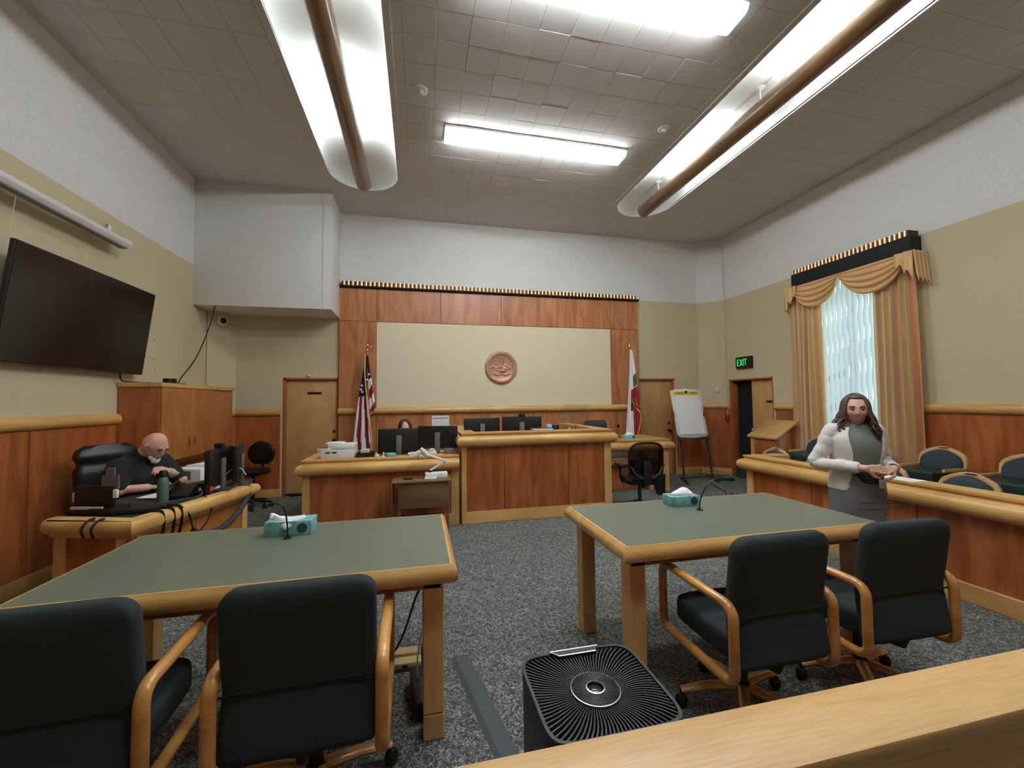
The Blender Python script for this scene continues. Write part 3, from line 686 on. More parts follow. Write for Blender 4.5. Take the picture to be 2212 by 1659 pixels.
# ================================================================== CHAIRS
def rrect_loop(cx, cy, w, h, r, x=0, n=4):
    """rounded rectangle in the YZ plane"""
    pts = []
    for (sx, sz, a) in ((1, 1, 0), (-1, 1, PI/2), (-1, -1, PI), (1, -1, 1.5*PI)):
        for i in range(n+1):
            t = a+PI/2*i/n; pts.append((x, cx+sx*(w/2-r)+r*math.cos(t), cy+sz*(h/2-r)+r*math.sin(t)))
    return pts
def counsel_chair(label, loc):
    t = thing('counsel_chair', label, 'chair', loc, group='swivel counsel chairs with wooden loop arms', world=False)
    # back: loft of rounded sections
    L = []; zb, zt = .385, .965
    for i in range(27):
        z = zb+(zt-zb)*(.5-.5*math.cos(PI*i/26)*(1-.0)); w = .25-.006*math.exp(-((z-.62)/.06)**2)
        yr = -.262-.05*max(0, (z-.62)/.34)-.03*max(0, (.62-z)/.24); th = .095
        for zc, r, s_ in ((zt, .07, 1), (zb, .03, -1)):
            d = (z-(zc-s_*r))*s_
            if d > 0: k = math.sqrt(max(0, 1-(min(d, r)/r)**2)); w -= r*.9*(1-k); th_ = th; th -= .07*(1-k); yr += .035*(1-k)
        L.append(sect(z, 0, yr+th/2, max(w, .05), max(th/2, .012), 5.0, 28))
    build(MB().loft(L), 'backrest', 'chair_cloth', t, smooth=60)
    build(MB().box(-.249, .249, -.268, -.262, .612, .618), 'back_seam', 'black_matte', t, smooth=0)
    S = [sect(z, 0, .02, .225*k, .255*k, 5.0, 28) for z, k in ((.375, .93), (.39, 1.0), (.455, 1.0), (.478, .985), (.488, .93), (.49, .8))]
    build(MB().loft(S), 'seat', 'chair_cloth', t, smooth=60)
    for s in (-1, 1):
        p = rrect_loop(-.005, .503, .53, .335, .055, .27*s)
        build(MB().tube(p+[p[0]], .021, 10, cap=False, sq=(1.15, 1.0)), 'arm', 'chairwood', t, smooth=70)
    build(MB().tube([(0, 0, .12), (0, 0, .36)], .028, 14).box(-.09, .09, -.13, .13, .345, .38).tube([(.0, -.0, .30), (0, -.22, .34), (0, -.25, .42)], .022, 8), 'column', 'black', t)
    for k in range(5):
        a = .3+2*PI*k/5; c, s = math.cos(a), math.sin(a)
        l = build(MB().tube([(.03*c, .03*s, .125), (.17*c, .17*s, .115), (.30*c, .30*s, .085)], [.03, .026, .02], 8, sq=(.7, 1)), 'leg', 'chairwood', t, smooth=60)
        build(MB().ball((.30*c, .30*s, .035), (.03, .03, .035), n=10).tube([(.3*c, .3*s, .05), (.3*c, .3*s, .085)], .008, 6), 'caster', 'black', l)
    return t
cc = counsel_chair('dark green chair at the right table, the one left of its pair', (1.60, 1.825, 0))
dup(cc, (2.375, 1.835, 0), R(-2), 'dark green chair at the right table, nearest the jury box rail')
dup(cc, (-.405, 1.83, 0), R(1), 'dark green chair at the left table, beside the open floor')
dup(cc, (-1.15, 1.83, 0), R(3), 'dark green chair at the left table, cut off by the left edge')
# jury chairs
def jury_chair(label, loc, rz):
    t = thing('jury_chair', label, 'chair', loc, rz, group='green jury chairs with arched wooden frames', world=False)
    half = [(.200, .28), (.215, .40), (.225, .50), (.222, .580), (.195, .628), (.13, .668), (.06, .694)]
    outl = half+[(0, .70)]+[(-x, z) for x, z in half[::-1]]
    cxm, czm = 0, .60
    inn = [(x*.865, z-.036 if z > .56 else z) for x, z in outl]; n = len(outl)
    tilt = lambda x, y, z: (x, y-.12*(z-.3), z)
    mb = MB(); v = [tilt(x, -.225, z) for x, z in outl]+[tilt(x, -.19, z) for x, z in outl]+[tilt(x, -.225, z) for x, z in inn]+[tilt(x, -.19, z) for x, z in inn]
    f = []
    for i in range(n-1): f += [(i, i+1, n+i+1, n+i), (2*n+i+1, 2*n+i, 3*n+i, 3*n+i+1), (i+1, i, 2*n+i, 2*n+i+1), (n+i, n+i+1, 3*n+i+1, 3*n+i)]
    for i in (0, n-1): f.append((i, n+i, 3*n+i, 2*n+i))
    mb.add(v, f); build(mb, 'back_frame', 'maple_rail', t, bev=.006, smooth=60)
    mb = MB(); m2 = [(x*.995, z) for x, z in inn]; c0 = (0, .48)
    sc = lambda k: [(c0[0]+(x-c0[0])*k, c0[1]+(z-c0[1])*k) for x, z in m2]
    mb.loft([[tilt(x, -.235, z) for x, z in sc(.9)], [tilt(x, -.225, z) for x, z in sc(1)], [tilt(x, -.17, z) for x, z in sc(1)], [tilt(x, -.145, z) for x, z in sc(.93)], [tilt(x, -.135, z) for x, z in sc(.7)]])
    build(mb, 'back_cushion', 'jury_cloth', t, smooth=50)
    build(MB().box(-.21, .21, -.20, .27, .27, .46), 'seat', 'jury_green', t, bev=.02, seg=3)
    for s in (-1, 1): build(MB().box(s*.215-.012, s*.215+.012, -.22, .12, .45, .485), 'side_rail', 'maple_y', t, bev=.004)
    build(MB().tube([(0, 0, .02), (0, 0, .28)], .03, 12).lathe([(.14, 0), (.14, .012), (.04, .03)], (0, 0, 0), 20), 'pedestal', 'charcoal', t)
    return t
fx, bx_ = 4.80, 5.66
lab = ['leftmost, before the wooden lectern', 'second from the left, half behind the woman', 'just right of the woman', 'nearest the camera, at the right']
j0 = jury_chair('front row jury chair '+lab[0], (fx, 4.95, .16), R(90))
for i, y in enumerate((4.24, 3.53, 2.82)): dup(j0, (fx, y, .16), R(90), 'front row jury chair '+lab[i+1])
lb = ['at the far end of the row by the drapes', 'mostly hidden behind the woman', 'in front of the right-hand drape', 'against the panelled wall, cut off by the right edge']
for i, y in enumerate((4.98, 4.25, 3.52, 2.82)): dup(j0, (bx_, y, .30), R(90), 'back row jury chair '+lb[i])
for x, y, z, l in ((fx+.235, 2.80, .862, 'on the front row jury chair nearest the camera'), (fx+.235, 4.93, .862, 'on the leftmost front row jury chair'), (bx_+.235, 3.50, 1.002, 'on the back row jury chair before the right drape')):
    one(MB().box(x-.022, x+.012, y-.045, y+.045, z-.002, z), 'chair_label', 'paper', 'blank white paper label '+l, 'label', 'white labels on the jury chairs', smooth=0)
one(MB().box(4.10, 4.27, 2.66, 2.98, .8502, .854), 'paper_sheet', 'paper', 'white paper strip lying on the jury box rail right of the woman', 'paper', smooth=0)
# mesh task chair
def star(t, r=.30, mat='black', cast=True, a0=.2):
    for k in range(5):
        a = a0+2*PI*k/5; c, s = math.cos(a), math.sin(a)
        l = build(MB().tube([(.02*c, .02*s, .11), (r*c, r*s, .07)], [.028, .016], 8), 'leg', mat, t, smooth=60)
        build(MB().ball((r*c, r*s, .03), (.028, .028, .03), n=10), 'caster', mat, l)
tc = thing('task_chair', 'black mesh-back task chair with armrests before the witness stand', 'chair', (3.08, 5.35, 0), R(-8), world=False)
bo = [(.20, .50), (.235, .62), (.24, .78), (.225, .90), (.17, .965), (.08, .985), (0, .985)]
bo = bo+[(-x, z) for x, z in bo[-2::-1]]
yb = lambda z: -.25-.10*(z-.5)+.03*math.sin((z-.5)*6)
build(MB().tube(curve_pts([(x, yb(z), z) for x, z in bo+[bo[0]]], 4), .016, 8), 'back_frame', 'black', tc, smooth=70)
build(MB().loft([[(x*.98, yb(z)-.001, z) for x, z in bo], [(x*.98, yb(z)+.001, z) for x, z in bo]]), 'back_mesh', 'meshback', tc, smooth=0)
build(MB().grid(lambda u, w: (-.21+.42*u, yb(.52+.24*w)+.03-.02*math.cos((u-.5)*3), .52+.22*w+.04*(1-(2*u-1)**2)), 8, 4), 'lumbar_pad', 'black_matte', tc, solid=.02)
build(MB().box(-.055, .055, -.31, -.27, .42, .74).tube([(0, -.29, .45), (0, -.12, .36)], .03, 8), 'spine', 'black', tc, bev=.008)
for s in (-1, 1):
    build(MB().tube([(s*.06, -.29, .50), (s*.17, -.29, .56), (s*.22, -.27, .66)], .014, 6), 'back_brace', 'charcoal', tc)
    build(MB().tube([(s*.24, .02, .40), (s*.28, .0, .48), (s*.28, 0, .64)], .018, 8).box(s*.28-.04, s*.28+.04, -.14, .14, .64, .665), 'armrest', 'black', tc, bev=.005)
build(MB().loft([sect(z, 0, .0, .245*k, .24*k, 4, 24) for z, k in ((.40, .9), (.42, 1), (.465, 1), (.48, .9))]), 'seat', 'black_matte', tc, smooth=60)
build(MB().tube([(0, 0, .1), (0, 0, .40)], .026, 12), 'column', 'charcoal', tc); star(tc)
# drafting stool by the left door
sc_ = thing('office_stool', 'small black armless office chair standing by the left door', 'chair', (-2.48, 7.02, 0), R(-12), world=False)
L = []
for i in range(13):
    z = .63+.36*i/12; k = math.sqrt(max(.02, 1-((z-.80)/.185)**2)); L.append(sect(z, 0, .2, .215*k if z > .8 else .215*max(k, .8*k+.2), .035*max(k, .3), 3, 24))
build(MB().loft(L), 'backrest', 'black_soft', sc_, smooth=60)
build(MB().loft([sect(z, 0, 0, .235*k, .22*k, 2.6, 24) for z, k in ((.50, .85), (.52, 1), (.56, 1), (.578, .86))]), 'seat', 'black_soft', sc_, smooth=60)
build(MB().tube([(0, .05, .49), (0, .24, .50), (0, .245, .68)], .018, 8).tube([(0, 0, .1), (0, 0, .5)], .025, 12), 'column', 'black', sc_); star(sc_, .27)
# judge's chair and the man's chair
jc = thing('witness_chair', 'blue grey upholstered chair back rising behind the right end of the tall bench', 'chair', (2.62, 6.15, .34), R(180), world=False)
L = []
for i in range(15):
    z = .25+.70*i/14; k = math.sqrt(max(0.0, 1-(max(0, z-.85)/.105)**2)) if z > .85 else 1; L.append(sect(z, 0, -.25, .245-.075*(1-k), .045*max(k, .3), 4, 24))
build(MB().loft(L), 'backrest', 'jury_cloth', jc, smooth=60)
build(MB().box(-.23, .23, -.22, .26, .38, .47), 'seat', 'jury_cloth', jc, bev=.02, seg=3); build(MB().tube([(0, 0, .1), (0, 0, .4)], .03, 12), 'column', 'black', jc); star(jc)
jc.location = (3.37, 7.22, .235)
box(ws, 'platform', 'carpet', 2.72, 4.16, 7.0, 7.56, .005, .235)
mc = thing('executive_chair', 'bulky black leather desk chair behind the bald man', 'chair', (-2.66, 4.60, 0), R(-119), world=False)
L = []
for i in range(21):
    z = .44+.76*i/20; w = .25
    if z > 1.10: w = .25-.10*(1-math.sqrt(max(0, 1-((z-1.10)/.102)**2)))
    w -= .03*math.exp(-((z-1.03)/.03)**2)
    L.append(sect(z, 0, -.27-.12*(z-.44), w, .075-.03*math.exp(-((z-1.03)/.03)**2)-(.04*max(0, (z-1.10)/.1)), 3.4, 24))
build(MB().loft(L), 'backrest', 'black_soft', mc, smooth=60)
build(MB().loft([sect(z, 0, .02, .27*k, .27*k, 3.6, 24) for z, k in ((.36, .9), (.39, 1), (.46, 1), (.49, .9))]), 'seat', 'black_soft', mc, smooth=60)
for s in (-1, 1): build(MB().tube(curve_pts([(s*.29, .20, .40), (s*.32, .22, .62), (s*.32, -.05, .66), (s*.3, -.22, .62)], 5), .025, 8), 'armrest', 'black', mc, smooth=60)
build(MB().tube([(0, 0, .1), (0, 0, .37)], .03, 12), 'column', 'black', mc); star(mc, .32)
# ================================================================== WALL AND STANDING OBJECTS
# television
tv = thing('television', 'large dark flat television tilted forward on the left wall', 'television', (XL+.12, 4.75, 1.93))
def tvp(y, h, d): a = math.atan2(.115, .945); return (-3.215+math.sin(a)*h+math.cos(a)*d, y, 1.935+math.cos(a)*h-math.sin(a)*d)
def tvbox(name, mat, par, y0, y1, h0, h1, d0, d1, bev=.003):
    v = [tvp(y, h, d) for h in (h0, h1) for y in (y0, y1) for d in (d0, d1)]
    return build(MB().add(v, [(0, 2, 3, 1), (4, 5, 7, 6), (0, 1, 5, 4), (1, 3, 7, 5), (3, 2, 6, 7), (2, 0, 4, 6)]), name, mat, par, bev=bev, seg=1)
tvbox('bezel', 'black', tv, 3.90, 5.635, 0, .965, 0, .035); tvbox('screen', 'screen', tv, 3.915, 5.62, .015, .95, .0345, .037, 0)
build(MB().box(XL+.002, XL+.05, 4.4, 5.1, 2.2, 2.6), 'wall_mount', 'black_matte', tv)
one(MB().tube(curve_pts([(-3.2, 5.30, 1.95), (-3.22, 5.36, 1.86), (-3.2, 5.45, 1.845), (-3.1, 5.6, 1.84), (-3.05, 5.8, 1.842)], 6), .009, 6), 'cable', 'black', 'black cable sagging from the television to the cabinet top', 'cable')
ch = thing('charger_box', 'small black device with a cradle on top of the wall cabinet', 'device', (-3.0, 5.85, 1.836))
build(MB().box(-3.06, -2.93, 5.72, 6.05, 1.836, 1.85), 'tray', 'black', ch, bev=.003); build(MB().box(-3.03, -2.97, 5.74, 5.84, 1.85, 1.90).box(-3.03, -2.97, 5.86, 5.93, 1.85, 1.905), 'cradle', 'black', ch, bev=.006)
# projection screen housing
ps = thing('screen_housing', 'long white roll-up projection screen housing above the television', 'projection screen', (-3.14, 4.1, 3.28))
hp = [(-3.19, 3.29), (-3.19, 3.385), (-3.12, 3.392), (-3.075, 3.36), (-3.075, 3.325), (-3.10, 3.29)]
build(MB().prism(hp, 2.6, 5.20, 'y'), 'housing', 'plastic_white', ps, bev=.004)
build(MB().prism([(-3.192, 3.288), (-3.192, 3.392), (-3.11, 3.396), (-3.07, 3.362), (-3.07, 3.32), (-3.10, 3.284)], 5.20, 5.225, 'y'), 'end_cap', 'white', ps, bev=.003)
build(MB().box(-3.16, -3.10, 2.65, 5.18, 3.278, 3.29), 'slot', 'grey', ps, smooth=0)
build(MB().box(XL, -3.15, 4.98, 5.02, 3.44, 3.46).box(-3.16, -3.145, 4.98, 5.02, 3.385, 3.46).box(XL, -3.18, 4.98, 5.0, 3.30, 3.33), 'bracket', 'plastic_white', ps)
build(MB().tube([(-3.15, 4.0, 3.28), (-3.17, 3.99, 2.98)], .003, 5), 'pull_cord', 'cord', ps)
# screw holes / anchors left in the wall
for i, (y, z) in enumerate(((5.82, 2.42), (6.02, 2.41), (5.85, 2.17), (6.03, 2.16), (5.83, 2.03), (6.05, 2.03))):
    build(MB().lathe([(.009, 0), (.009, .003), (.001, .004)], (XL+.001, y, z), 8, Quaternion((0, 1, 0), PI/2)), 'wall_anchor', 'grey', wl, smooth=0)
# dome camera and hanging cable
dc = thing('security_camera', 'white dome security camera under the boxed-out ceiling corner', 'camera', (-3.13, 7.44, 2.91))
q = Quaternion((0, 0, 1), R(-49)) @ Quaternion((1, 0, 0), R(90+18))
q = Vector((.76, -.65, -.15)).to_track_quat('Z', 'Y')
build(MB().lathe([(.085, 0), (.085, .03), (.07, .05), (.055, .06), (.052, .055)], (-3.145, 7.49, 2.945), 24, q), 'housing', 'plastic_white', dc)
build(MB().ball(Vector((-3.145, 7.49, 2.945))+q @ Vector((0, 0, .045)), .05, n=16), 'dome_lens', 'screen', dc)
one(MB().tube(curve_pts([(-3.0, 6.93, 3.06), (-3.01, 6.86, 2.85), (-3.04, 6.75, 2.55), (-3.05, 6.5, 2.2), (-3.05, 6.2, 1.95), (-3.02, 6.05, 1.85)], 6), .008, 6), 'cable', 'black', 'black cable hanging from the soffit down to the wall cabinet', 'cable')
# state seal
se = thing('wall_seal', 'round carved copper-coloured seal with a seated figure on the cream panel', 'seal', (1.523, 7.6, 1.92))
cS = Vector((1.523, 7.605, 2.226)); qf = Quaternion((1, 0, 0), PI/2); 
build(MB().lathe([(.308, 0), (.31, .03), (.30, .045), (.285, .048), (.228, .042), (.222, .034), (.21, .03), (.001, .03)], cS, 64, qf), 'disc', 'bronze', se, smooth=50)
mb = MB()
for s_, r0, a0, a1 in (('THE GREAT SEAL OF THE STATE OF CALIFORNIA', .258, 222, -42),):
    n = len(s_)
    for i, c in enumerate(s_):
        if c == ' ': continue
        a = R(a0+(a1-a0)*i/(n-1)); text(mb, c, .045, (cS.x+r0*math.cos(a), cS.y-.045, cS.z+r0*math.sin(a)), (math.sin(a), 0, -math.cos(a)), (math.cos(a), 0, math.sin(a)), .004)
text(mb, 'EUREKA', .036, (cS.x, cS.y-.031, cS.z+.155), (1, 0, 0), (0, 0, 1), .003)
build(mb, 'lettering', 'bronze', se, smooth=0)
mb = MB(); P3 = lambda x, z, d=.035: (cS.x+x, cS.y-d, cS.z+z)
for x, z, rx, rz, d in ((.075, .085, .02, .024, .05), (.07, .115, .024, .012, .05), (.07, .035, .034, .045, .05), (.055, -.03, .05, .035, .055), (.03, -.07, .055, .022, .055), (.09, -.04, .03, .04, .045), (.03, .0, .02, .03, .055), (.085, -.02, .02, .03, .045)): mb.ball(P3(x, z, d), (rx, .018, rz), n=12)
build(mb, 'seated_figure', 'gilt', se, smooth=60)
mb = MB()
for i in range(9): mb.ball(P3(-.20+i*.045, -.005+.018*math.sin(i*2.1), .032), (.035, .008, .02+.008*(i % 3)), n=10)
for i in range(8): mb.ball(P3(-.14+i*.042, -.14+.012*math.cos(i*1.7), .032), (.035, .01, .025), n=10)
mb.box(cS.x-.21, cS.x+.21, cS.y-.036, cS.y-.028, cS.z-.006, cS.z+.002); mb.tube([P3(.0, -.02), P3(.0, .10)], .004, 6); mb.ball(P3(-.06, -.06, .033), (.05, .008, .02), n=10); mb.ball(P3(-.12, -.05, .033), (.03, .008, .014), n=10)
mb.ball(P3(-.02, -.095, .034), (.03, .012, .022), n=10)
build(mb, 'landscape_relief', 'bronze', se, smooth=60)
# exit sign
es = thing('exit_sign', 'black exit sign with green glowing letters above the open doorway', 'sign', (XR-.03, 6.76, 2.17))
build(MB().box(XR-.055, XR-.003, 6.575, 6.965, 2.175, 2.40), 'case', 'black', es, bev=.006)
mb = MB(); X0 = XR-.057
def stroke(y0, z0, y1, z1, w=.0055):
    mb.tube([(X0, y0, z0), (X0, y1, z1)], w, 4, sq=(1, 1))
za, zb_ = 2.225, 2.355; zm = (za+zb_)/2
for y in (6.915,): stroke(y, za, y, zb_); stroke(y, za+.006, y-.042, za+.006); stroke(y, zm, y-.034, zm); stroke(y, zb_-.006, y-.042, zb_-.006)
stroke(6.848, za, 6.792, zb_); stroke(6.792, za, 6.848, zb_); stroke(6.765, za, 6.765, zb_); stroke(6.712, za, 6.712, zb_); stroke(6.742, zb_-.006, 6.682, zb_-.006)
build(mb, 'letters', 'exit_green', es, smooth=0)
# fire pull, conduit, plate in the right corner
one(MB().tube([(6.235, 7.262, 4.9), (6.235, 7.262, 1.24)], .006, 6), 'conduit', 'cord', 'thin pale conduit running down the right corner of the room', 'conduit')
fp = thing('fire_alarm_pull', 'red fire alarm pull box beside the open doorway', 'alarm', (6.215, 7.25, 1.13)); build(MB().box(6.19, 6.24, 7.215, 7.29, 1.13, 1.25), 'case', 'red', fp, bev=.005); build(MB().box(6.178, 6.19, 7.235, 7.27, 1.15, 1.19), 'pull_handle', 'maroon', fp, bev=.002)
sp = thing('switch_plate', 'small beige switch plate on the corner wall left of the doorway', 'switch', (6.14, 7.42, 1.72)); qq = Quaternion((0, 0, 1), R(45))
build(MB().obox((6.135, 7.415, 1.77), .075, .012, .115, Quaternion((0, 0, 1), R(-45)) if False else Vector((-.697, -.717, 0)).to_track_quat('Y', 'Z')), 'plate', 'cord', sp, bev=.002); build(MB().obox((6.128, 7.408, 1.77), .012, .012, .03, Vector((-.697, -.717, 0)).to_track_quat('Y', 'Z')), 'toggle', 'white', sp)
# wall key plate on the cherry panel
one(MB().lathe([(.03, 0), (.03, .006), (.001, .008)], (3.93, yf-.001, 1.05), 12, Quaternion((1, 0, 0), PI/2)), 'lock_plate', 'bronze_knob', 'small dark oval lock plate on the cherry panel left of the white flag', 'lock')
# calendar
ca = thing('wall_calendar', 'white month calendar with a violet header pinned behind the clerk monitors', 'calendar', (.381, 7.595, 1.06))
build(MB().box(.226, .537, yf-.006, yf-.001, 1.06, 1.328), 'sheet', 'paper', ca, smooth=0); build(MB().box(.245, .518, yf-.0075, yf-.006, 1.272, 1.288), 'header_bar', 'purple', ca, smooth=0)
mb = MB()
for i in range(30):
    text(mb, str(i+1), .026, (.258+.042*((i+1) % 7), yf-.0075, 1.24-.036*((i+1)//7)), (1, 0, 0), (0, 0, 1), .0003)
build(mb, 'numbers', 'ink', ca, smooth=0)
# window dressing
vb = thing('vertical_blind', 'white vertical blind glowing with daylight behind the tied drapes', 'blind', (XR-.06, 4.75, .8))
build(MB().box(XR-.07, XR-.02, 4.22, 5.30, 3.40, 3.44), 'head_rail', 'white', vb)
for i in range(14):
    y = 4.26+i*.077
    def fn(u, w, y=y, i=i):
        z = .82+2.58*w; a = R(-28)+.06*math.sin(i*1.7); h = .033+.006*math.sin(z*14+i*.35); d = (u-.5)*2*h
        return (XR-.045+d*math.sin(a)+.012*(1-(2*u-1)**2), y+d*math.cos(a), z)
    build(MB().grid(fn, 4, 40), 'vane', 'vane', vb, smooth=180)
def drape(y0, y1, label, lean, ph):
    t = thing('curtain', label, 'curtain', (XR-.12, (y0+y1)/2, .45), group='striped gold and peach drapes')
    def fn(u, w):
        z = .45+2.98*w; y = y0+(y1-y0)*u+lean*(1-w)*(u-.5)*.3; f = 5.5
        return (XR-.125-.042*math.sin(u*2*PI*f+ph)*(.75+.25*math.cos(z*.8))-.008*math.sin(u*31+z*1.3), y+.006*math.sin(z*2+u*9), z)
    mb = MB().grid(fn, 90, 14, uv=True); build(mb, 'cloth', 'drape', t, smooth=180, keepn=True, solid=0)
    return t
drape(5.10, 5.60, 'left striped gold and peach drape beside the glowing blind', .3, 0)
drape(3.83, 4.34, 'right striped gold and peach drape, nearer the camera', .3, 1.2)
vl = thing('pelmet', 'black pelmet box with copper fluting and gold swags above the window', 'pelmet', (XR-.1, 4.68, 3.4))
build(MB().box(XR-.19, XR-.002, 3.83, 5.53, 3.405, 3.63), 'black_band', 'valance', vl, bev=.004)
build(MB().box(XR-.165, XR-.002, 3.86, 5.50, 3.63, 3.71), 'crown_backing', 'bronze_knob', vl, smooth=0)
f0 = None
for i in range(28):
    y = 3.87+1.62*(i+.5)/28
    if f0 is None: S_ = SHIFT[vl.name]; f0 = build(MB().prism(arc((S_.x, S_.y), .019, PI/2, 3*PI/2, 6), S_.z, S_.z+.085), 'flute', 'copper', vl); q = f0
    else: q = f0.copy(); COL.objects.link(q)
    q.location = Vector((XR-.165, y, 3.63))-SHIFT[vl.name]
for a, b, dp in ((5.57, 4.66, .36), (4.80, 3.80, .36)):
    def fn(u, w, a=a, b=b, dp=dp):
        y = a+(b-a)*u; s = 1-(2*u-1)**2; dr = dp*w*(s**.8)+.05*w; gath = .5+.5*s
        yy = y+(a+b-2*y)*.10*w*(1-s)
        return (XR-.18-.035*math.sin(w*PI)-.022*math.sin(w*2*PI*4.5)*gath-.02, yy, 3.42-dr)
    build(MB().grid(fn, 40, 54, uv=False), 'swag', 'swagcloth', vl, smooth=180)
for y, s in ((5.585, 1), (3.80, -1)):
    def fn(u, w, y=y, s=s):
        return (XR-.24+.23*u, y+s*(.02+.016*math.sin(u*2*PI*3.5)+.03*w), 3.42-w*(.34+.06*u+.05*abs(math.sin(u*2*PI*1.75))))
    build(MB().grid(fn, 42, 8), 'tail', 'swagcloth', vl, smooth=180, solid=.004)
    def fn2(u, w, y=y, s=s):
        return (XR-.245-.012*math.sin(u*2*PI*2), y-s*.20*(1-u)*1.0+s*.02, 3.42-w*(.13+.22*u+.04*math.sin(u*2*PI*2.5)))
    build(MB().grid(fn2, 26, 6), 'tail', 'swagcloth', vl, smooth=180, solid=.004)
# lectern
le = thing('lectern', 'wooden lectern with a sloping honey-coloured top at the back of the jury box', 'lectern', (5.83, 5.78, 0))
build(MB().prism([(5.64, 0), (6.02, 0), (6.02, 1.13), (5.64, .905)], 5.53, 6.03, 'y'), 'body', 'cherry_z', le, bev=.003)
a = math.atan2(1.197-.93, .45); 
build(MB().prism([(5.60, .905), (5.595, .935), (6.05, 1.205), (6.06, 1.172)], 5.48, 6.08, 'y'), 'sloping_top', 'leaf', le, bev=.004)
build(MB().box(5.628, 5.64, 5.96, 6.032, .0, .89), 'edge_strip', 'maple_z', le)
# flip chart easel
ez = thing('flip_chart_easel', 'flip chart easel with a yellow-headed white pad beside the right door', 'easel', (5.25, 6.95, 0))
def ep(x, z, d=0): h = (z-.80); return (5.12+.055*(1.0-h)+x*1.0, 6.93+.16*h-.0+d, z)
def eq(x, z, d): return ep(x, z, d)
ob = [(-.30, .86), (-.305, 1.2), (-.315, 1.28), (-.33, 1.36), (-.335, 1.73)]
outl = [(-.33, 1.745), (-.2, 1.775), (0, 1.785), (.2, 1.775), (.33, 1.745), (.335, 1.5), (.33, 1.36), (.31, 1.28), (.33, 1.2), (.335, .90), (.29, .85), (0, .83), (-.29, .85), (-.335, .90), (-.33, 1.2), (-.31, 1.28), (-.33, 1.36), (-.335, 1.5)]
build(MB().loft([[eq(x, z, 0) for x, z in outl], [eq(x, z, .03) for x, z in outl]]), 'board', 'plastic_white', ez, bev=.004, smooth=30)
pd = build(MB().loft([[eq(x, z, -.012) for x, z in ((-.27, .90), (.27, .90), (.27, 1.72), (-.27, 1.72))], [eq(x, z, -.001) for x, z in ((-.27, .90), (.27, .90), (.27, 1.72), (-.27, 1.72))]]), 'paper_pad', 'paper', ez, smooth=0)
build(MB().loft([[eq(x, z, -.016) for x, z in ((-.29, 1.66), (.29, 1.66), (.29, 1.73), (-.29, 1.73))], [eq(x, z, -.012) for x, z in ((-.29, 1.66), (.29, 1.66), (.29, 1.73), (-.29, 1.73))]]), 'yellow_header', 'yellow', pd, smooth=0)
mb = MB()
for x0, z0, w in ((-.24, 1.705, .14), (-.24, 1.685, .2), (.08, 1.705, .12), (.1, 1.685, .15)): mb.loft([[eq(x, z, -.0175) for x, z in ((x0, z0), (x0+w, z0), (x0+w, z0+.008), (x0, z0+.008))], [eq(x, z, -.016) for x, z in ((x0, z0), (x0+w, z0), (x0+w, z0+.008), (x0, z0+.008))]])
mb.loft([[eq(x, z, -.03) for x, z in ((-.03, 1.70), (.02, 1.70), (.02, 1.74), (-.03, 1.74))], [eq(x, z, -.016) for x, z in ((-.03, 1.70), (.02, 1.70), (.02, 1.74), (-.03, 1.74))]])
build(mb, 'header_print', 'black_matte', pd, smooth=0)
build(MB().box(4.85, 5.52, 6.90, 6.99, .80, .83), 'tray', 'charcoal', ez, bev=.004)
for x0, x1 in ((4.90, 4.97), (5.46, 5.60)):
    build(MB().tube([(x0-.0, 7.02, 1.30), (x0+(x1-x0)*.4, 7.0, .82), (x1, 6.98, .06)], .02, 8), 'upright', 'charcoal', ez)
for x in (4.96, 5.62): build(MB().tube([(x-.12, 6.70, .035), (x, 6.98, .05), (x+.1, 7.22, .035)], .022, 8), 'foot', 'charcoal', ez)
build(MB().tube([(4.96, 7.0, .06), (5.62, 7.0, .06)], .016, 8), 'cross_bar', 'charcoal', ez)
# flags
def pole(root, x, y, z1, mat='brass'):
    build(MB().tube([(x, y, .03), (x, y, z1)], .013, 10), 'pole', 'maple_z', root); build(MB().lathe([(.14, 0), (.14, .015), (.05, .035), (.02, .09), (.02, .12)], (x, y, 0), 24), 'stand', 'brass', root)
uf = thing('flag', 'stars and stripes flag with gold fringe hanging behind the clerk desk', 'flag', (-.875, 7.36, 0))
pole(uf, -.875, 7.38, 2.43)
e = MB().ball((-.873, 7.38, 2.56), (.022, .02, .035), n=10).lathe([(.018, 0), (.006, .03), (.014, .05), (.006, .08), (.02, .1)], (-.873, 7.38, 2.43), 10)
e.ball((-.92, 7.38, 2.54), (.03, .008, .014), n=8).ball((-.826, 7.38, 2.54), (.03, .008, .014), n=8).ball((-.873, 7.36, 2.60), (.01, .014, .01), n=8)
build(e, 'eagle_finial', 'brass', uf)
def cloth(name, par, left, right, cf, mats, y0, amp, nf, nu=24, nv=70, ph=0):
    """left(w), right(w) give x,z of the two edges, w from top to bottom"""
    def fn(u, w):
        a, b = left(w), right(w); return (a[0]+(b[0]-a[0])*u, y0-amp*math.sin(u*PI*nf+ph)*(.25+.75*w), a[1]+(b[1]-a[1])*u)
    return build(MB().grid(fn, nu, nv, mi=cf), name, mats, par, smooth=180, solid=.004)
def pl(pts):
    def f(w):
        for (w0, a), (w1, b) in zip(pts, pts[1:]):
            if w <= w1: t = (w-w0)/(w1-w0); return (a[0]+(b[0]-a[0])*t, a[1]+(b[1]-a[1])*t)
        return pts[-1][1]
    return f
def us_l(u, w):
    if w > .965: return 3
    z = 2.40-w*1.66
    if z > 1.70: return 0
    k = (u+.15*(1-w))*4.4 % 2
    return 2 if k < .95 else 1
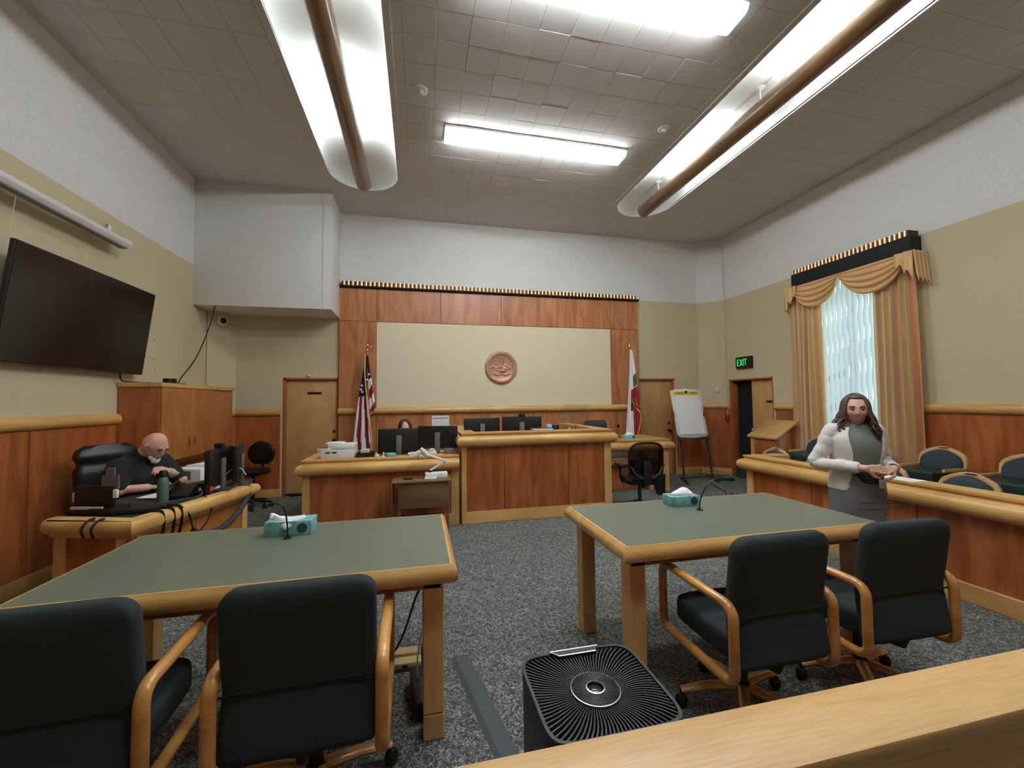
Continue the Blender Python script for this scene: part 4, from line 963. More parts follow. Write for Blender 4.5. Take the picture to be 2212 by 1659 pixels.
cloth('flag_cloth', uf, pl([(0, (-.885, 2.40)), (.35, (-.985, 1.80)), (.55, (-1.03, 1.48)), (.8, (-1.085, 1.0)), (1, (-1.10, .74))]), pl([(0, (-.868, 2.40)), (.4, (-.865, 1.75)), (.7, (-.81, 1.2)), (1, (-.775, .76))]), us_l, ['navy', 'flagred', 'flagwhite', 'gold'], 7.33, .035, 5)
def us_r(u, w):
    if w > .965: return 3
    if w < .42: return 0
    return 2 if ((w-.42+.05*u)*6.2) % 2 < 1 else 1
cloth('flag_cloth', uf, pl([(0, (-.868, 2.38)), (1, (-.815, 1.36))]), pl([(0, (-.852, 2.38)), (.5, (-.79, 1.93)), (1, (-.715, 1.47))]), us_r, ['navy', 'flagred', 'flagwhite', 'gold'], 7.32, .03, 3, ph=1)
build(MB().tube(curve_pts([(-.895, 7.30, 2.40), (-.90, 7.28, 2.1), (-.87, 7.28, 1.7), (-.845, 7.28, 1.35), (-.80, 7.29, 1.1), (-.775, 7.29, .77)], 8), .011, 6), 'fringe', 'gold', uf)
mb = MB()
for x, z in ((-.83, 2.06), (-.86, 1.97), (-.815, 1.96), (-.945, 1.87), (-.935, 1.76), (-.96, 1.80)):
    pts = []
    for i in range(10): a = PI/2+PI*i/5; r = .026 if i % 2 == 0 else .011; pts.append((x+r*math.cos(a), z+r*math.sin(a)))
    mb.prism(pts, 7.272, 7.277, 'y')
build(mb, 'stars', 'flagwhite', uf, smooth=0)
cf = thing('flag', 'white state flag with red stripe and gold fringe behind the witness stand', 'flag', (4.10, 7.36, 0))
pole(cf, 4.10, 7.38, 2.60); build(MB().lathe([(.02, 0), (.008, .03), (.022, .06), (.012, .10), (.002, .15)], (4.10, 7.38, 2.57), 10), 'finial', 'brass', cf)
def ca_l(u, w):
    if .52 < w < .72 and u > .55: return 1 if (w*9+u*2) % 1 < .65 else 2
    return 0
cloth('flag_cloth', cf, pl([(0, (4.085, 2.57)), (.5, (4.03, 1.75)), (1, (3.945, .83))]), pl([(0, (4.112, 2.57)), (.5, (4.115, 1.75)), (1, (4.13, .85))]), ca_l, ['flagwhite', 'bear', 'leafgreen'], 7.33, .03, 4)
def ca_r(u, w):
    if w > .965: return 3
    if w > .60: return 1
    if .38 < w < .58 and u > .4: return 2
    return 0
cloth('flag_cloth', cf, pl([(0, (4.108, 2.57)), (.45, (4.075, 1.85)), (1, (4.08, 1.55))]), pl([(0, (4.118, 2.57)), (.5, (4.20, 1.98)), (.8, (4.235, 1.62)), (1, (4.26, 1.30))]), ca_r, ['flagwhite', 'flagred', 'leafgreen', 'gold'], 7.315, .02, 2.5)
cloth('flag_cloth', cf, pl([(0, (4.13, 1.60)), (.5, (4.13, 1.25)), (1, (4.14, .88))]), pl([(0, (4.16, 1.60)), (.4, (4.27, 1.32)), (.55, (4.285, 1.18)), (.8, (4.23, .98)), (1, (4.18, .87))]), lambda u, w: 1 if u > .9 else 0, ['flagred', 'gold'], 7.325, .025, 2.5)
# ================================================================== THINGS ON DESKS AND FLOOR
def monitor(label, c, rz, w=.53, h=.31, zb=.12, group='black computer monitors', tilt=0, webcam=False):
    """screen facing local +Y, c = foot on the desk"""
    t = thing('monitor', label, 'monitor', c, rz, group=group, world=False)
    p = build(MB().box(-w/2, w/2, -.02, .02, zb, zb+h), 'display', 'black', t, bev=.006)
    build(MB().box(-w/2+.008, w/2-.008, .0195, .0215, zb+.014, zb+h-.008), 'screen', 'screen', p, smooth=0)
    build(MB().box(-.035, .035, -.045, -.022, .012, zb+h*.72), 'stand_neck', 'grey', t, bev=.004)
    build(MB().box(-.12, .12, -.12, .08, 0, .014), 'stand_foot', 'charcoal', t, bev=.004)
    if webcam: build(MB().box(-.045, .045, -.03, .03, zb+h, zb+h+.045).ball((0, .03, zb+h+.022), .016, n=8), 'webcam', 'black', t, bev=.004)
    return t
monitor('left black monitor on the clerk desk, its back and stand towards the room', (-.265, 5.66, .88), R(2), .53, .33, .02)
monitor('right black monitor on the clerk desk, beside the tall bench', (.245, 5.60, .88), R(-14), .53, .30, .075)
monitor('left black monitor on the judge bench', (.89, 5.9, 1.02), R(6), .53, .28, .035)
monitor('right black monitor on the judge bench, turned away with a webcam', (1.48, 5.86, 1.02), R(-12), .58, .30, .03, webcam=True)
monitor('front black monitor on the angled desk, turned to the bald man', (-1.80, 4.30, .80), R(90+2), .50, .33, .045, webcam=True)
monitor('rear black monitor on the angled desk, mostly behind the front one', (-1.74, 4.55, .80), R(90+14), .46, .33, .05)
# printer
pr_ = thing('printer', 'small white multifunction printer at the left end of the clerk desk', 'printer', (-.98, 5.56, .895))
build(MB().box(-1.175, -.79, 5.40, 5.72, .895, 1.0), 'body', 'plastic_white', pr_, bev=.008); build(MB().box(-1.10, -.79, 5.42, 5.72, 1.0, 1.065), 'scanner', 'plastic_white', pr_, bev=.01)
build(MB().box(-1.13, -.93, 5.44, 5.66, 1.065, 1.085), 'lid', 'white', pr_, bev=.004); build(MB().box(-1.215, -1.07, 5.40, 5.5, .995, 1.022), 'control_panel', 'plastic_white', pr_, bev=.004)
build(MB().box(-1.20, -1.09, 5.41, 5.49, 1.022, 1.024), 'display', 'charcoal', pr_, smooth=0)
build(MB().box(-1.12, -1.065, 5.396, 5.40, .96, .978).box(-1.045, -.99, 5.396, 5.40, .96, .978), 'tray_grip', 'charcoal', pr_, smooth=0); build(MB().box(-1.03, -.86, 5.412, 5.42, 1.015, 1.045), 'front_slot', 'white', pr_, bev=.002)
tr = thing('document_tray', 'black document tray beside the printer on the clerk desk', 'tray', (-.66, 5.5, .895)); build(MB().box(-.77, -.56, 5.42, 5.6, .895, .90).box(-.77, -.56, 5.42, 5.425, .895, .945).box(-.77, -.765, 5.42, 5.6, .895, .945).box(-.565, -.56, 5.42, 5.6, .895, .945).box(-.77, -.56, 5.595, 5.6, .895, .945), 'tray', 'black', tr); build(MB().box(-.72, -.62, 5.45, 5.58, .945, .985), 'card_stack', 'cord', tr, bev=.002)
ah = thing('acrylic_holder', 'clear acrylic paper holder behind the tray on the clerk desk', 'holder', (-.57, 5.68, .88)); build(MB().box(-.68, -.47, 5.66, 5.664, .88, 1.06).box(-.68, -.47, 5.66, 5.74, .88, .884), 'panel', 'acrylic', ah, smooth=0)
one(MB().lathe([(.02, 0), (.03, .02), (.026, .03), (.001, .03)], (-.52, 5.42, .895), 12), 'tape_roll', 'white', 'small white tape roll at the edge of the clerk desk', 'tape', smooth=50)
one(MB().lathe([(.016, 0), (.008, .012), (.008, .04), (.013, .05), (.001, .056)], (-.44, 5.42, .895), 12), 'push_stamp', 'white', 'small white stamp standing on the clerk desk edge', 'stamp')
pp = thing('paper_stack', 'stack of pale papers between the clerk monitors', 'papers', (.0, 5.48, .895)); 
for i, (m_, x) in enumerate((('paper', 0), ('blue', .01), ('paper', -.012), ('cord', .015))): build(MB().box(-.13+x, .10+x, 5.40, 5.56, .895+i*.008, .902+i*.008), 'sheet_bundle', m_, pp, smooth=0)
one(MB().obox((-.36, 5.46, .915), .12, .12, .035, Quaternion((0, 0, 1), .4)), 'tissue_pack', 'teal', 'pale green tissue pack under the left clerk monitor', 'tissues', bev=.01)
tp = thing('desk_phone', 'small white phone under the right clerk monitor', 'phone', (.19, 5.48, .895)); build(MB().box(.12, .22, 5.44, 5.54, .895, .93), 'base', 'white', tp, bev=.006); build(MB().tube(curve_pts([(.13, 5.45, .94), (.16, 5.47, .965), (.20, 5.49, .94)], 5), .012, 6), 'handset', 'white', tp)
one(MB().box(.33, .45, 5.42, 5.60, .895, .96), 'file_box', 'grey', 'low dark grey file box at the right end of the clerk desk', 'box', bev=.004)
# judge bench items
bk = thing('law_book', 'thick white book with maroon cover on the judge bench top', 'book', (1.66, 5.40, 1.17)); build(MB().box(1.52, 1.80, 5.37, 5.50, 1.174, 1.20), 'pages', 'paper', bk, smooth=0); build(MB().box(1.515, 1.805, 5.365, 5.50, 1.17, 1.174).box(1.515, 1.805, 5.365, 5.50, 1.20, 1.203), 'cover', 'maroon', bk, smooth=0)
one(MB().box(1.80, 1.86, 5.60, 5.70, 1.02, 1.24), 'binder', 'blue', 'light blue binder standing behind the book on the judge bench', 'binder', bev=.003)
one(MB().lathe([(.055, 0), (.055, .19), (.045, .205), (.001, .205)], (1.95, 5.72, 1.02), 18), 'black_canister', 'black', 'black cylindrical canister standing on the judge bench', 'canister', smooth=40)
gp_ = thing('sneeze_guard', 'clear acrylic guard panel standing on the right half of the judge bench', 'guard', (2.1, 5.6, 1.02)); build(MB().box(2.02, 2.42, 5.60, 5.606, 1.02, 1.52), 'panel', 'acrylic', gp_, smooth=0)
for x in (2.08, 2.36): build(MB().box(x-.02, x+.02, 5.56, 5.65, 1.02, 1.05), 'foot', 'acrylic', gp_, smooth=0)
for i, x in enumerate((2.1, 2.17, 2.27)):
    one(MB().lathe([(.018, 0), (.018, .10+.03*i), (.012, .13+.03*i), (.001, .13+.03*i)], (x, 5.72, 1.02), 12), 'pen_pot', ('cord', 'white', 'grey')[i], ('cream', 'white', 'grey')[i]+' slim pot behind the clear guard on the judge bench', 'pot')
# tissue boxes
def tissue(label, c, rz, sx=.23, sy=.115, sz=.075, style=0):
    t = thing('tissue_box', label, 'tissue box', c, rz, group='teal tissue boxes', world=False)
    b = build(MB().box(-sx/2, sx/2, -sy/2, sy/2, 0, sz), 'carton', 'teal', t, bev=.002)
    build(MB().lathe([(.028, 0), (.028, .0015), (.001, .0015)], (sx*.3, -sy/2, sz*.5), 16, Quaternion((1, 0, 0), PI/2)), 'oval_mark', 'teal_dark', b, smooth=0)
    if style == 0:
        fn = lambda u, w: (-.085+.15*u+.03*w*(u-.5), -.01-.075*w*(1-abs(2*u-1)**1.3)-.0, sz+.004+.028*math.sin(w*PI)*(1-.4*u)-.045*w*w*(1-abs(2*u-1)))
        build(MB().grid(fn, 14, 8), 'tissue', 'tissue', t, smooth=180, solid=.002)
        build(MB().grid(lambda u, w: (-.12+.10*u, .0+.02*w, sz+.004+.03*(1-u)*w+.004*math.sin(9*u)), 6, 4), 'tissue', 'tissue', t, smooth=180, solid=.002)
    else:
        fn = lambda u, w: ((-.075+.17*u)*(1-.55*w)+.01*w, .025*math.sin(u*6)*(1-w), sz+(.055*w)*(1-.25*abs(2*u-1)))
        build(MB().grid(fn, 16, 6), 'tissue', 'tissue', t, smooth=180, solid=.003)
        build(MB().loft([sect(sz+.001, 0, 0, .09, .04, 2, 20), sect(sz+.02, .0, 0, .06, .025, 2, 20), sect(sz+.05, .02, 0, .015, .008, 2, 20)]), 'tissue', 'tissue', t, smooth=180)
    return t
tissue('teal tissue box with white tissue spilling out, on the left table', (-.735, 2.665, .821), R(-1), .25, .13, .08, 0)
tissue('teal tissue box on the right table beside the microphone', (1.845, 2.635, .821), R(-3), .22, .12, .07, 1)
tissue('teal tissue box on the witness stand before the white flag', (3.62, 6.62, .895), R(-4), .24, .12, .06, 1)
def mic(label, c, pts):
    t = thing('gooseneck_microphone', label, 'microphone', c, group='gooseneck microphones on the counsel tables')
    build(MB().lathe([(.022, 0), (.022, .005), (.008, .008), (.008, .02), (.001, .02)], c, 16), 'base', 'black', t)
    n = build(MB().tube(curve_pts(pts[:-1], 6), .0045, 6), 'gooseneck', 'black', t)
    a, b = Vector(pts[-2]), Vector(pts[-1]); d = (b-a).normalized()
    build(MB().tube([a, a+d*.025, a+d*.03, b, b+d*.004], [.008, .009, .016, .016, .008], 10), 'microphone_head', 'black', t)
mic('black gooseneck microphone rising in front of the tissue box, left table', (-.725, 2.556, .821), [(-.725, 2.556, .83), (-.728, 2.556, .905), (-.742, 2.556, .98), (-.765, 2.556, 1.012), (-.80, 2.556, 1.018), (-.85, 2.556, 1.008)])
mic('black gooseneck microphone bending right, on the right table', (1.871, 2.47, .821), [(1.871, 2.47, .83), (1.88, 2.47, .888), (1.908, 2.47, .949), (1.946, 2.47, .994), (2.0, 2.47, 1.022), (2.05, 2.47, 1.024), (2.125, 2.47, 1.017)])
# rolling cart and document camera
ct = thing('rolling_cart', 'brown drop-leaf utility cart parked before the clerk desk', 'cart', (.03, 5.05, 0))
build(MB().box(-.30, .375, 4.885, 5.245, .645, .66), 'cart_top', 'cart', ct, bev=.003); build(MB().box(-.315, -.30, 4.89, 5.24, .36, .655), 'drop_leaf', 'cart', ct, bev=.003)
build(MB().box(-.235, .34, 4.915, 4.935, .345, .645), 'front_panel', 'cart', ct, bev=.002); build(MB().box(-.24, .345, 4.94, 5.22, .18, .20), 'shelf', 'cart', ct, bev=.002)
for x in (-.235, .315):
    for y in (4.93, 5.19):
        l = build(MB().box(x, x+.028, y, y+.028, .05, .645), 'leg', 'cart', ct); build(MB().ball((x+.014, y+.014, .026), (.014, .026, .026), n=10), 'caster', 'black', l)
dcm = thing('document_camera', 'white folding document camera on the rolling cart', 'document camera', (.2, 5.08, .66))
build(MB().box(.07, .335, 5.03, 5.16, .66, .722), 'base', 'white', dcm, bev=.008); build(MB().box(.06, .20, 4.975, 5.025, .66, .68), 'remote_tray', 'white', dcm, bev=.004)
build(MB().tube([(.125, 5.1, .725), (.125, 5.1, .75)], .018, 10), 'hinge', 'black', dcm)
build(MB().tube([(.125, 5.1, .745), (.30, 5.1, .845)], .013, 8).ball((.305, 5.1, .853), .022, n=10), 'lower_arm', 'plastic_white', dcm)
build(MB().tube([(.305, 5.1, .86), (.13, 5.1, .925), (.09, 5.1, .935)], [.013, .014, .02], 8), 'upper_arm', 'plastic_white', dcm)
build(MB().tube([(.10, 5.1, .925), (.06, 5.1, .965), (.015, 5.1, 1.015)], [.026, .032, .026], 12).tube([(.02, 5.1, .985), (-.045, 5.1, .935), (-.06, 5.1, .92)], [.025, .04, .036], 12), 'camera_head', 'plastic_white', dcm, smooth=50)
ad = thing('acrylic_easel', 'small clear acrylic easel on the rolling cart', 'easel', (-.13, 5.05, .66)); build(MB().tube([(-.18, 5.05, .662), (-.133, 5.05, .775), (-.075, 5.05, .705), (-.06, 5.05, .715), (-.055, 5.05, .735)], .005, 6).box(-.18, -.08, 5.0, 5.1, .66, .668), 'frame', 'acrylic2', ad, smooth=0)
# air purifier
ap = thing('air_purifier', 'black square air purifier with radial top grille and chrome ring', 'air purifier', (.60, 1.36, 0))
cx, cy, hw, hd, zt = .598, 1.365, .228, .212, .575
build(MB().loft([sect(z, cx, cy, hw*k, hd*k, 7, 48) for z, k in ((.0, .96), (.02, .985), (.5, .99), (.555, 1.0), (.568, .995))], cap=True), 'body', 'black', ap, smooth=50)
def ring(z0, z1, k0, k1, e=7):
    a, b, c, d = sect(z0, cx, cy, hw*k0, hd*k0, e, 64), sect(z1, cx, cy, hw*k0, hd*k0, e, 64), sect(z1, cx, cy, hw*k1, hd*k1, e, 64), sect(z0, cx, cy, hw*k1, hd*k1, e, 64)
    return MB().loft([a, b, c, d, a], cap=False)
build(ring(.566, .585, 1.0, .955), 'top_rim', 'charcoal', ap, smooth=40)
build(MB().loft([sect(.5682, cx, cy, hw*.95, hd*.95, 7, 48), sect(.5688, cx, cy, hw*.95, hd*.95, 7, 48)]), 'shade_sheet', 'fin_shade', ap, smooth=0)  # black sheet under the fins, standing for the shade in the gaps
for i in range(92):
    t = 2*PI*i/92; c, s = math.cos(t), math.sin(t); r1 = .955/((abs(c)/hw)**7+(abs(s)/hd)**7)**(1/7); pts = []
    for j in range(5):
        k = j/4; r = .083+(r1-.083)*k; tt = t+.16*(k*(1-k)); pts.append((cx+r*math.cos(tt), cy+r*math.sin(tt), .579-.010*(1-k)+.004*math.sin(k*PI)))
    mb = MB(); v = []
    for j, p in enumerate(pts):
        w = .0012+.0014*j/4; nx, ny = -s*w, c*w
        v += [(p[0]-nx, p[1]-ny, p[2]), (p[0]+nx, p[1]+ny, p[2]), (p[0]+nx, p[1]+ny, p[2]-.009), (p[0]-nx, p[1]-ny, p[2]-.009)]
    f = [(4*j+a, 4*j+(a+1) % 4, 4*j+4+(a+1) % 4, 4*j+4+a) for j in range(4) for a in range(4)]
    mb.add(v, f); build(mb, 'grille_fin', 'charcoal', ap, smooth=0)
build(MB().lathe([(.084, 0), (.084, .010), (.080, .0125), (.034, .012), (.030, .004), (.001, .004)], (cx, cy, .564), 48), 'hub', 'black', ap, smooth=30)
for i in range(60):
    t = 2*PI*i/60; c, s = math.cos(t), math.sin(t); q = Quaternion((0, 0, 1), t)
    if i == 0: rb = build(MB().box(.036+.60, .079+.60, 1.36-.0012, 1.36+.0012, .0, .003), 'hub_rib', 'charcoal', ap, smooth=0); q_ = rb
    else: q_ = rb.copy(); COL.objects.link(q_)
    q_.location = Vector((cx, cy, .5762))-SHIFT[ap.name]; q_.rotation_euler = (0, 0, t)

build(MB().lathe([(.034, 0), (.034, .004), (.029, .005), (.028, .001), (.034, 0)], (cx, cy, .5765), 40, cap=False), 'chrome_ring', 'steel', ap, smooth=40)
build(MB().lathe([(.028, 0), (.026, .002), (.001, .003)], (cx, cy, .574), 40), 'button', 'screen', ap, smooth=60)
build(MB().lathe([(.0865, 0), (.0865, .006), (.0835, .0065), (.083, .001), (.0865, 0)], (cx, cy, .570), 48, cap=False), 'hub_ring', 'steel', ap, smooth=40)
hp2 = [(.50, 1.572), (.70, 1.572), (.68, 1.545), (.53, 1.545)]
build(MB().prism(hp2, .578, .592), 'handle_plate', 'charcoal', ap); build(MB().tube([(.50, 1.573, .59), (.70, 1.573, .59), (.68, 1.545, .588), (.53, 1.545, .588), (.50, 1.573, .59)], .0035, 6), 'handle_trim', 'steel', ap)
# floor things: cable cover, power strip, floor outlet, cords
cvr = [(.195, 2.60, .11), (.33, 1.86, .11)]
a = Vector((.245, 2.60)); b = Vector((.43, 1.30)); d = (b-a).normalized(); n = Vector((-d.y, d.x))
P = [(-.055, 0), (-.03, .012), (.03, .012), (.055, 0)]
one(MB().sweep([(x, z+.0005) for x, z in P], [(.243, 2.60), (.40, 1.72), (.50, .95)]), 'cable_cover', 'cable_grey', 'flat grey rubber cable cover running along the carpet to the gallery rail', 'cable cover', smooth=0)
fo = thing('floor_outlet', 'beige power outlet box lying on the carpet under the left table', 'outlet', (-.07, 2.62, 0))
build(MB().box(-.16, .01, 2.66, 2.73, .0, .035), 'outlet', 'beige_plastic', fo, bev=.004); build(MB().box(-.16, .01, 2.56, 2.63, .0, .035), 'outlet', 'beige_plastic', fo, bev=.004)
build(MB().box(-.10, -.07, 2.558, 2.562, .01, .025), 'socket', 'black', fo, smooth=0); build(MB().box(-.2, .03, 2.54, 2.75, .0, .006), 'base_plate', 'black_matte', fo, smooth=0)
adp = one(MB().obox((.0, 2.28, .05), .075, .30, .09, Quaternion((0, 0, 1), .12)), 'power_adapter', 'black', 'black power adapter on the carpet behind the left table leg', 'adapter', bev=.01)
one(MB().tube(curve_pts([(.02, 2.10, .70), (-.02, 2.25, .55), (-.12, 2.35, .25), (-.30, 2.5, .02), (-.4, 2.6, .012)], 6), .006, 6), 'cable', 'black', 'thin black cable dropping slantwise under the left table', 'cable')
one(MB().tube(curve_pts([(.06, 2.12, .62), (.0, 2.18, .35), (-.01, 2.3, .12), (.02, 2.4, .02), (-.1, 2.75, .01), (-.35, 2.9, .01)], 6), .004, 6), 'cord', 'cord', 'thin white cord hanging beside the left table leg', 'cable')
one(MB().tube(curve_pts([(5.35, 6.72, .01), (5.15, 6.3, .01), (5.05, 6.0, .01), (4.9, 5.8, .01)], 6), .006, 6), 'cable', 'black', 'black cable snaking over the carpet before the easel', 'cable')
one(MB().obox((5.75, 6.85, .03), .12, .34, .05, Quaternion((0, 0, 1), 1.1)), 'floor_pedal', 'black', 'low black box on the carpet at the right foot of the easel', 'box', bev=.01)
bn = thing('waste_bin', 'black waste bin on the floor beside the witness stand post', 'bin', (3.93, 6.20, 0)); build(MB().loft([sect(z, 3.93, 6.16, .075*k, .075*k, 4, 24) for z, k in ((0, .85), (.30, 1), (.33, 1.04), (.34, .95))]), 'bin', 'black', bn, smooth=60)
# bailiff desk clutter
ho = thing('desk_organiser', 'black desk organiser with white labels at the near corner of the angled desk', 'organiser', (-2.3, 3.6, .80))
q = Quaternion((0, 0, 1), R(-14)); B = lambda x, y, z: Vector((-2.29, 3.62, .80))+q @ Vector((x, y, z))
def ob_(name, mat, par, x, y, z, sx, sy, sz, **k): return build(MB().obox(B(x, y, z), sx, sy, sz, q), name, mat, par, **k)
ob_('panel', 'black', ho, 0, -.03, .12, .29, .02, .15, bev=.003); ob_('base', 'black', ho, 0, .0, .02, .33, .16, .045, bev=.006); ob_('white_tag', 'paper', ho, .155, -.032, .14, .03, .016, .06, bev=.001)
ob_('label_strip', 'cord', ho, -.06, -.075, .048, .13, .012, .018); ob_('label_strip', 'cord', ho, .06, -.075, .05, .09, .012, .012); ob_('side_tag', 'plastic_white', ho, -.165, -.01, .11, .04, .02, .07, bev=.006)
st2 = thing('monitor_mount', 'grey bracket-shaped paper holder standing behind the black organiser', 'holder', (-2.33, 3.72, .80)); ob_('panel', 'grey', st2, -.02, .10, .20, .13, .012, .10); ob_('upper_panel', 'grey', st2, -.02, .10, .275, .065, .012, .06); ob_('stand_foot', 'grey', st2, -.02, .10, .075, .05, .02, .15)
ks = one(MB().obox((-2.02, 3.55, .815), .30, .11, .03, Quaternion((0, 0, 1), R(5))), 'keyboard_box', 'black', 'flat black device on the near corner of the angled desk', 'device', bev=.006)
bt = thing('water_bottle', 'tall sage green water bottle beside the man on the angled desk', 'bottle', (-2.02, 3.87, .80))
build(MB().lathe([(.001, 0), (.036, 0), (.038, .01), (.038, .16), (.032, .185), (.026, .195)], (-2.02, 3.87, .80), 24), 'flask', 'green_steel', bt, smooth=50); build(MB().lathe([(.028, 0), (.028, .045), (.022, .055), (.001, .055)], (-2.02, 3.87, .995), 20), 'cap', 'black', bt)
ph = thing('desk_telephone', 'black desk telephone beside the sage green bottle', 'telephone', (-1.95, 4.0, .80)); build(MB().prism([(3.92, .80), (4.10, .80), (4.10, .90), (3.92, .83)], -2.05, -1.87, 'x'), 'base', 'black', ph, bev=.005); build(MB().tube([(-2.02, 3.95, .86), (-2.02, 4.0, .90), (-2.02, 4.08, .915)], [.02, .014, .02], 8), 'handset', 'black', ph)
mg = one(MB().lathe([(.001, 0), (.038, 0), (.04, .01), (.04, .09), (.035, .09), (.034, .02), (.001, .015)], (-1.80, 4.08, .80), 20), 'mug', 'black', 'black mug with a red mark at the front edge of the angled desk', 'mug', smooth=50)
build(MB().obox((.04, -.015, .045), .004, .035, .045, Quaternion((0, 0, 1), R(-20))), 'red_mark', 'red', mg, bev=.001)
build(MB().tube(curve_pts([(-.03, -.03, .075), (-.05, -.05, .07), (-.05, -.05, .03), (-.03, -.03, .025)], 4), .005, 6), 'handle', 'black', mg)
one(MB().obox((-1.86, 4.20, .825), .20, .10, .02, Quaternion((0, 0, 1), 1.2)), 'folded_paper', 'paper', 'folded white paper leaning by the mug on the angled desk', 'paper', bev=.002)
one(MB().obox((-2.17, 4.13, .806), .26, .19, .006, Quaternion((0, 0, 1), 1.3)), 'open_papers', 'paper', 'white papers under the bald man\'s hands', 'paper', smooth=0)
one(MB().obox((-2.06, 4.55, .815), .34, .14, .028, Quaternion((0, 0, 1), 1.25)), 'keyboard', 'charcoal', 'dark keyboard on the angled desk before the man', 'keyboard', bev=.004)
bxs = thing('paper_carton', 'white printer-paper carton with a grey picture behind the man\'s arm', 'carton', (-2.35, 5.12, .765)); q2 = Quaternion((0, 0, 1), R(-18))
build(MB().obox((-2.38, 5.13, .83), .36, .26, .13, q2), 'carton', 'paper', bxs, bev=.004); build(MB().obox((-2.30, 5.24, .905), .34, .2, .02, q2), 'lid_flap', 'paper', bxs)
build(MB().obox(Vector((-2.38, 5.13, .83))+q2 @ Vector((.03, -.1315, 0)), .08, .002, .09, q2), 'picture', 'ink', bxs, smooth=0)
mb = MB()
for i in range(5): mb.obox(Vector((-2.38, 5.13, .83))+q2 @ Vector((-.08, -.1315, .035-.017*i)), .10-.02*(i % 2), .002, .006, q2)
build(mb, 'print_lines', 'ink', bxs, smooth=0)
# cables draped over the front of the angled desk
one(MB().tube(curve_pts([(-1.66, 4.42, .815), (-1.60, 4.42, .77), (-1.60, 4.36, .67), (-1.63, 4.20, .565), (-1.675, 4.02, .51), (-1.73, 3.88, .515), (-1.765, 3.79, .575)], 8), .024, 8), 'cable_sleeve', 'charcoal', 'thick braided cable sleeve looping down the front of the angled desk', 'cable')
one(MB().tube(curve_pts([(-1.765, 3.79, .575), (-1.755, 3.75, .64), (-1.76, 3.70, .74), (-1.80, 3.66, .81)], 6), .007, 6), 'cable', 'black', 'thin black cable rising left of the cable sleeve', 'cable')
one(MB().tube(curve_pts([(-1.74, 3.84, .55), (-1.71, 3.92, .64), (-1.71, 3.95, .74), (-1.76, 3.95, .815)], 6), .006, 6), 'cable', 'black', 'thin black cable rising right from the cable sleeve end', 'cable')
for i, (p, l) in enumerate((((-1.83, 3.50), 'left'), ((-1.805, 3.58), 'middle'), ((-1.785, 3.64), 'right'))):
    x, y = p; one(MB().sweep([(-.004, 0), (.004, 0), (.004, .01), (-.004, .01)], [(0, 0), (0, 1)]) if False else MB().tube(curve_pts([(x-.10, y+.02, .81), (x-.01, y, .808), (x+.012, y, .76), (x+.01, y, .66), (x-.02, y+.01, .55), (x-.025, y+.01, .45)], 5), .011, 6, sq=(1, .4)), 'strap', 'black', l+' black strap hanging over the front edge of the angled desk', 'strap', 'black straps on the angled desk')
for i, (x, y, l) in enumerate(((-2.17, 3.335, 'left'), (-2.10, 3.31, 'right'))):
    one(MB().tube(curve_pts([(x, y+.06, .806), (x, y+.0, .806), (x-.012, y-.035, .76), (x-.008, y-.02, .70)], 5), .008, 6), 'cord', 'black', l+' short black cord over the side edge of the angled desk', 'cable', 'short cords on the desk side')
mb = MB(); 
mb.tube(curve_pts([(-1.83, 4.30, .93), (-1.80, 4.36, .90), (-1.75, 4.42, .95), (-1.70, 4.5, .95), (-1.66, 4.52, .88)], 6), .006, 6)
one(mb, 'cord', 'cord', 'pale cord curling at the foot of the angled desk monitors', 'cable')
one(MB().tube(curve_pts([(-1.98, 3.72, .815), (-1.88, 3.85, .812), (-1.80, 3.95, .812), (-1.82, 4.03, .84), (-1.92, 4.02, .82)], 6), .005, 6), 'cord', 'cable_grey', 'grey coiled cord in front of the desk telephone', 'cable')
# ================================================================== PEOPLE
def head(mb, c, q, k=1.0, jaw=.26, nose=1.0, chin=.006):
    """head with a face looking along local -Y"""
    def g(x, m, s): return math.exp(-((x-m)/s)**2)
    nu, nv = 56, 44; v = []
    for j in range(nv+1):
        p = PI*j/nv
        for i in range(nu):
            t = 2*PI*i/nu; x, y, z = math.sin(p)*math.cos(t), math.sin(p)*math.sin(t), math.cos(p)
            X, Y, Z = x*.076, y*.096, z*.118
            if Z < 0: w = min(1, -Z/.118); X *= 1-jaw*w**1.4; Y *= (1-.10*w if Y < 0 else 1-.30*w)
            if Y > 0: Y += .008*g(Z, .03, .06)
            if Y < 0:
                f = min(1, -Y/.05)
                Y += .006*f*g(abs(X), 0, .05)
                d = 0
                d += .024*nose*g(X, 0, .011)*(g(Z, -.022, .013)+.55*g(Z, -.002, .016)+.3*g(Z, .016, .014)) + .006*g(abs(X), .011, .008)*g(Z, -.028, .008)
                d += .005*g(Z, .034, .009)*g(abs(X), .028, .022)
                d -= .010*g(abs(X), .031, .015)*g(Z, .012, .011)
                d += .006*g(abs(X), .042, .018)*g(Z, -.018, .020)
                d += .006*g(X, 0, .022)*(g(Z, -.054, .0055)+g(Z, -.067, .0055)) - .004*g(X, 0, .024)*g(Z, -.0605, .003)
                d -= .003*g(X, 0, .03)*g(Z, -.080, .007)
                d += chin*g(X, 0, .022)*g(Z, -.098, .014)
                Y -= d*f
            v.append(Vector(c)+q @ (Vector((X, Y, Z))*k))
    f = [(j*nu+i, (j+1)*nu+i, (j+1)*nu+(i+1) % nu, j*nu+(i+1) % nu) for j in range(nv) for i in range(nu)]
    mb.add(v, f)
    for s in (-1, 1):
        mb.ball(Vector(c)+q @ (Vector((s*.078, .012, -.004))*k), (.009*k, .017*k, .030*k), q @ Quaternion((0, 0, 1), s*.35), 12)
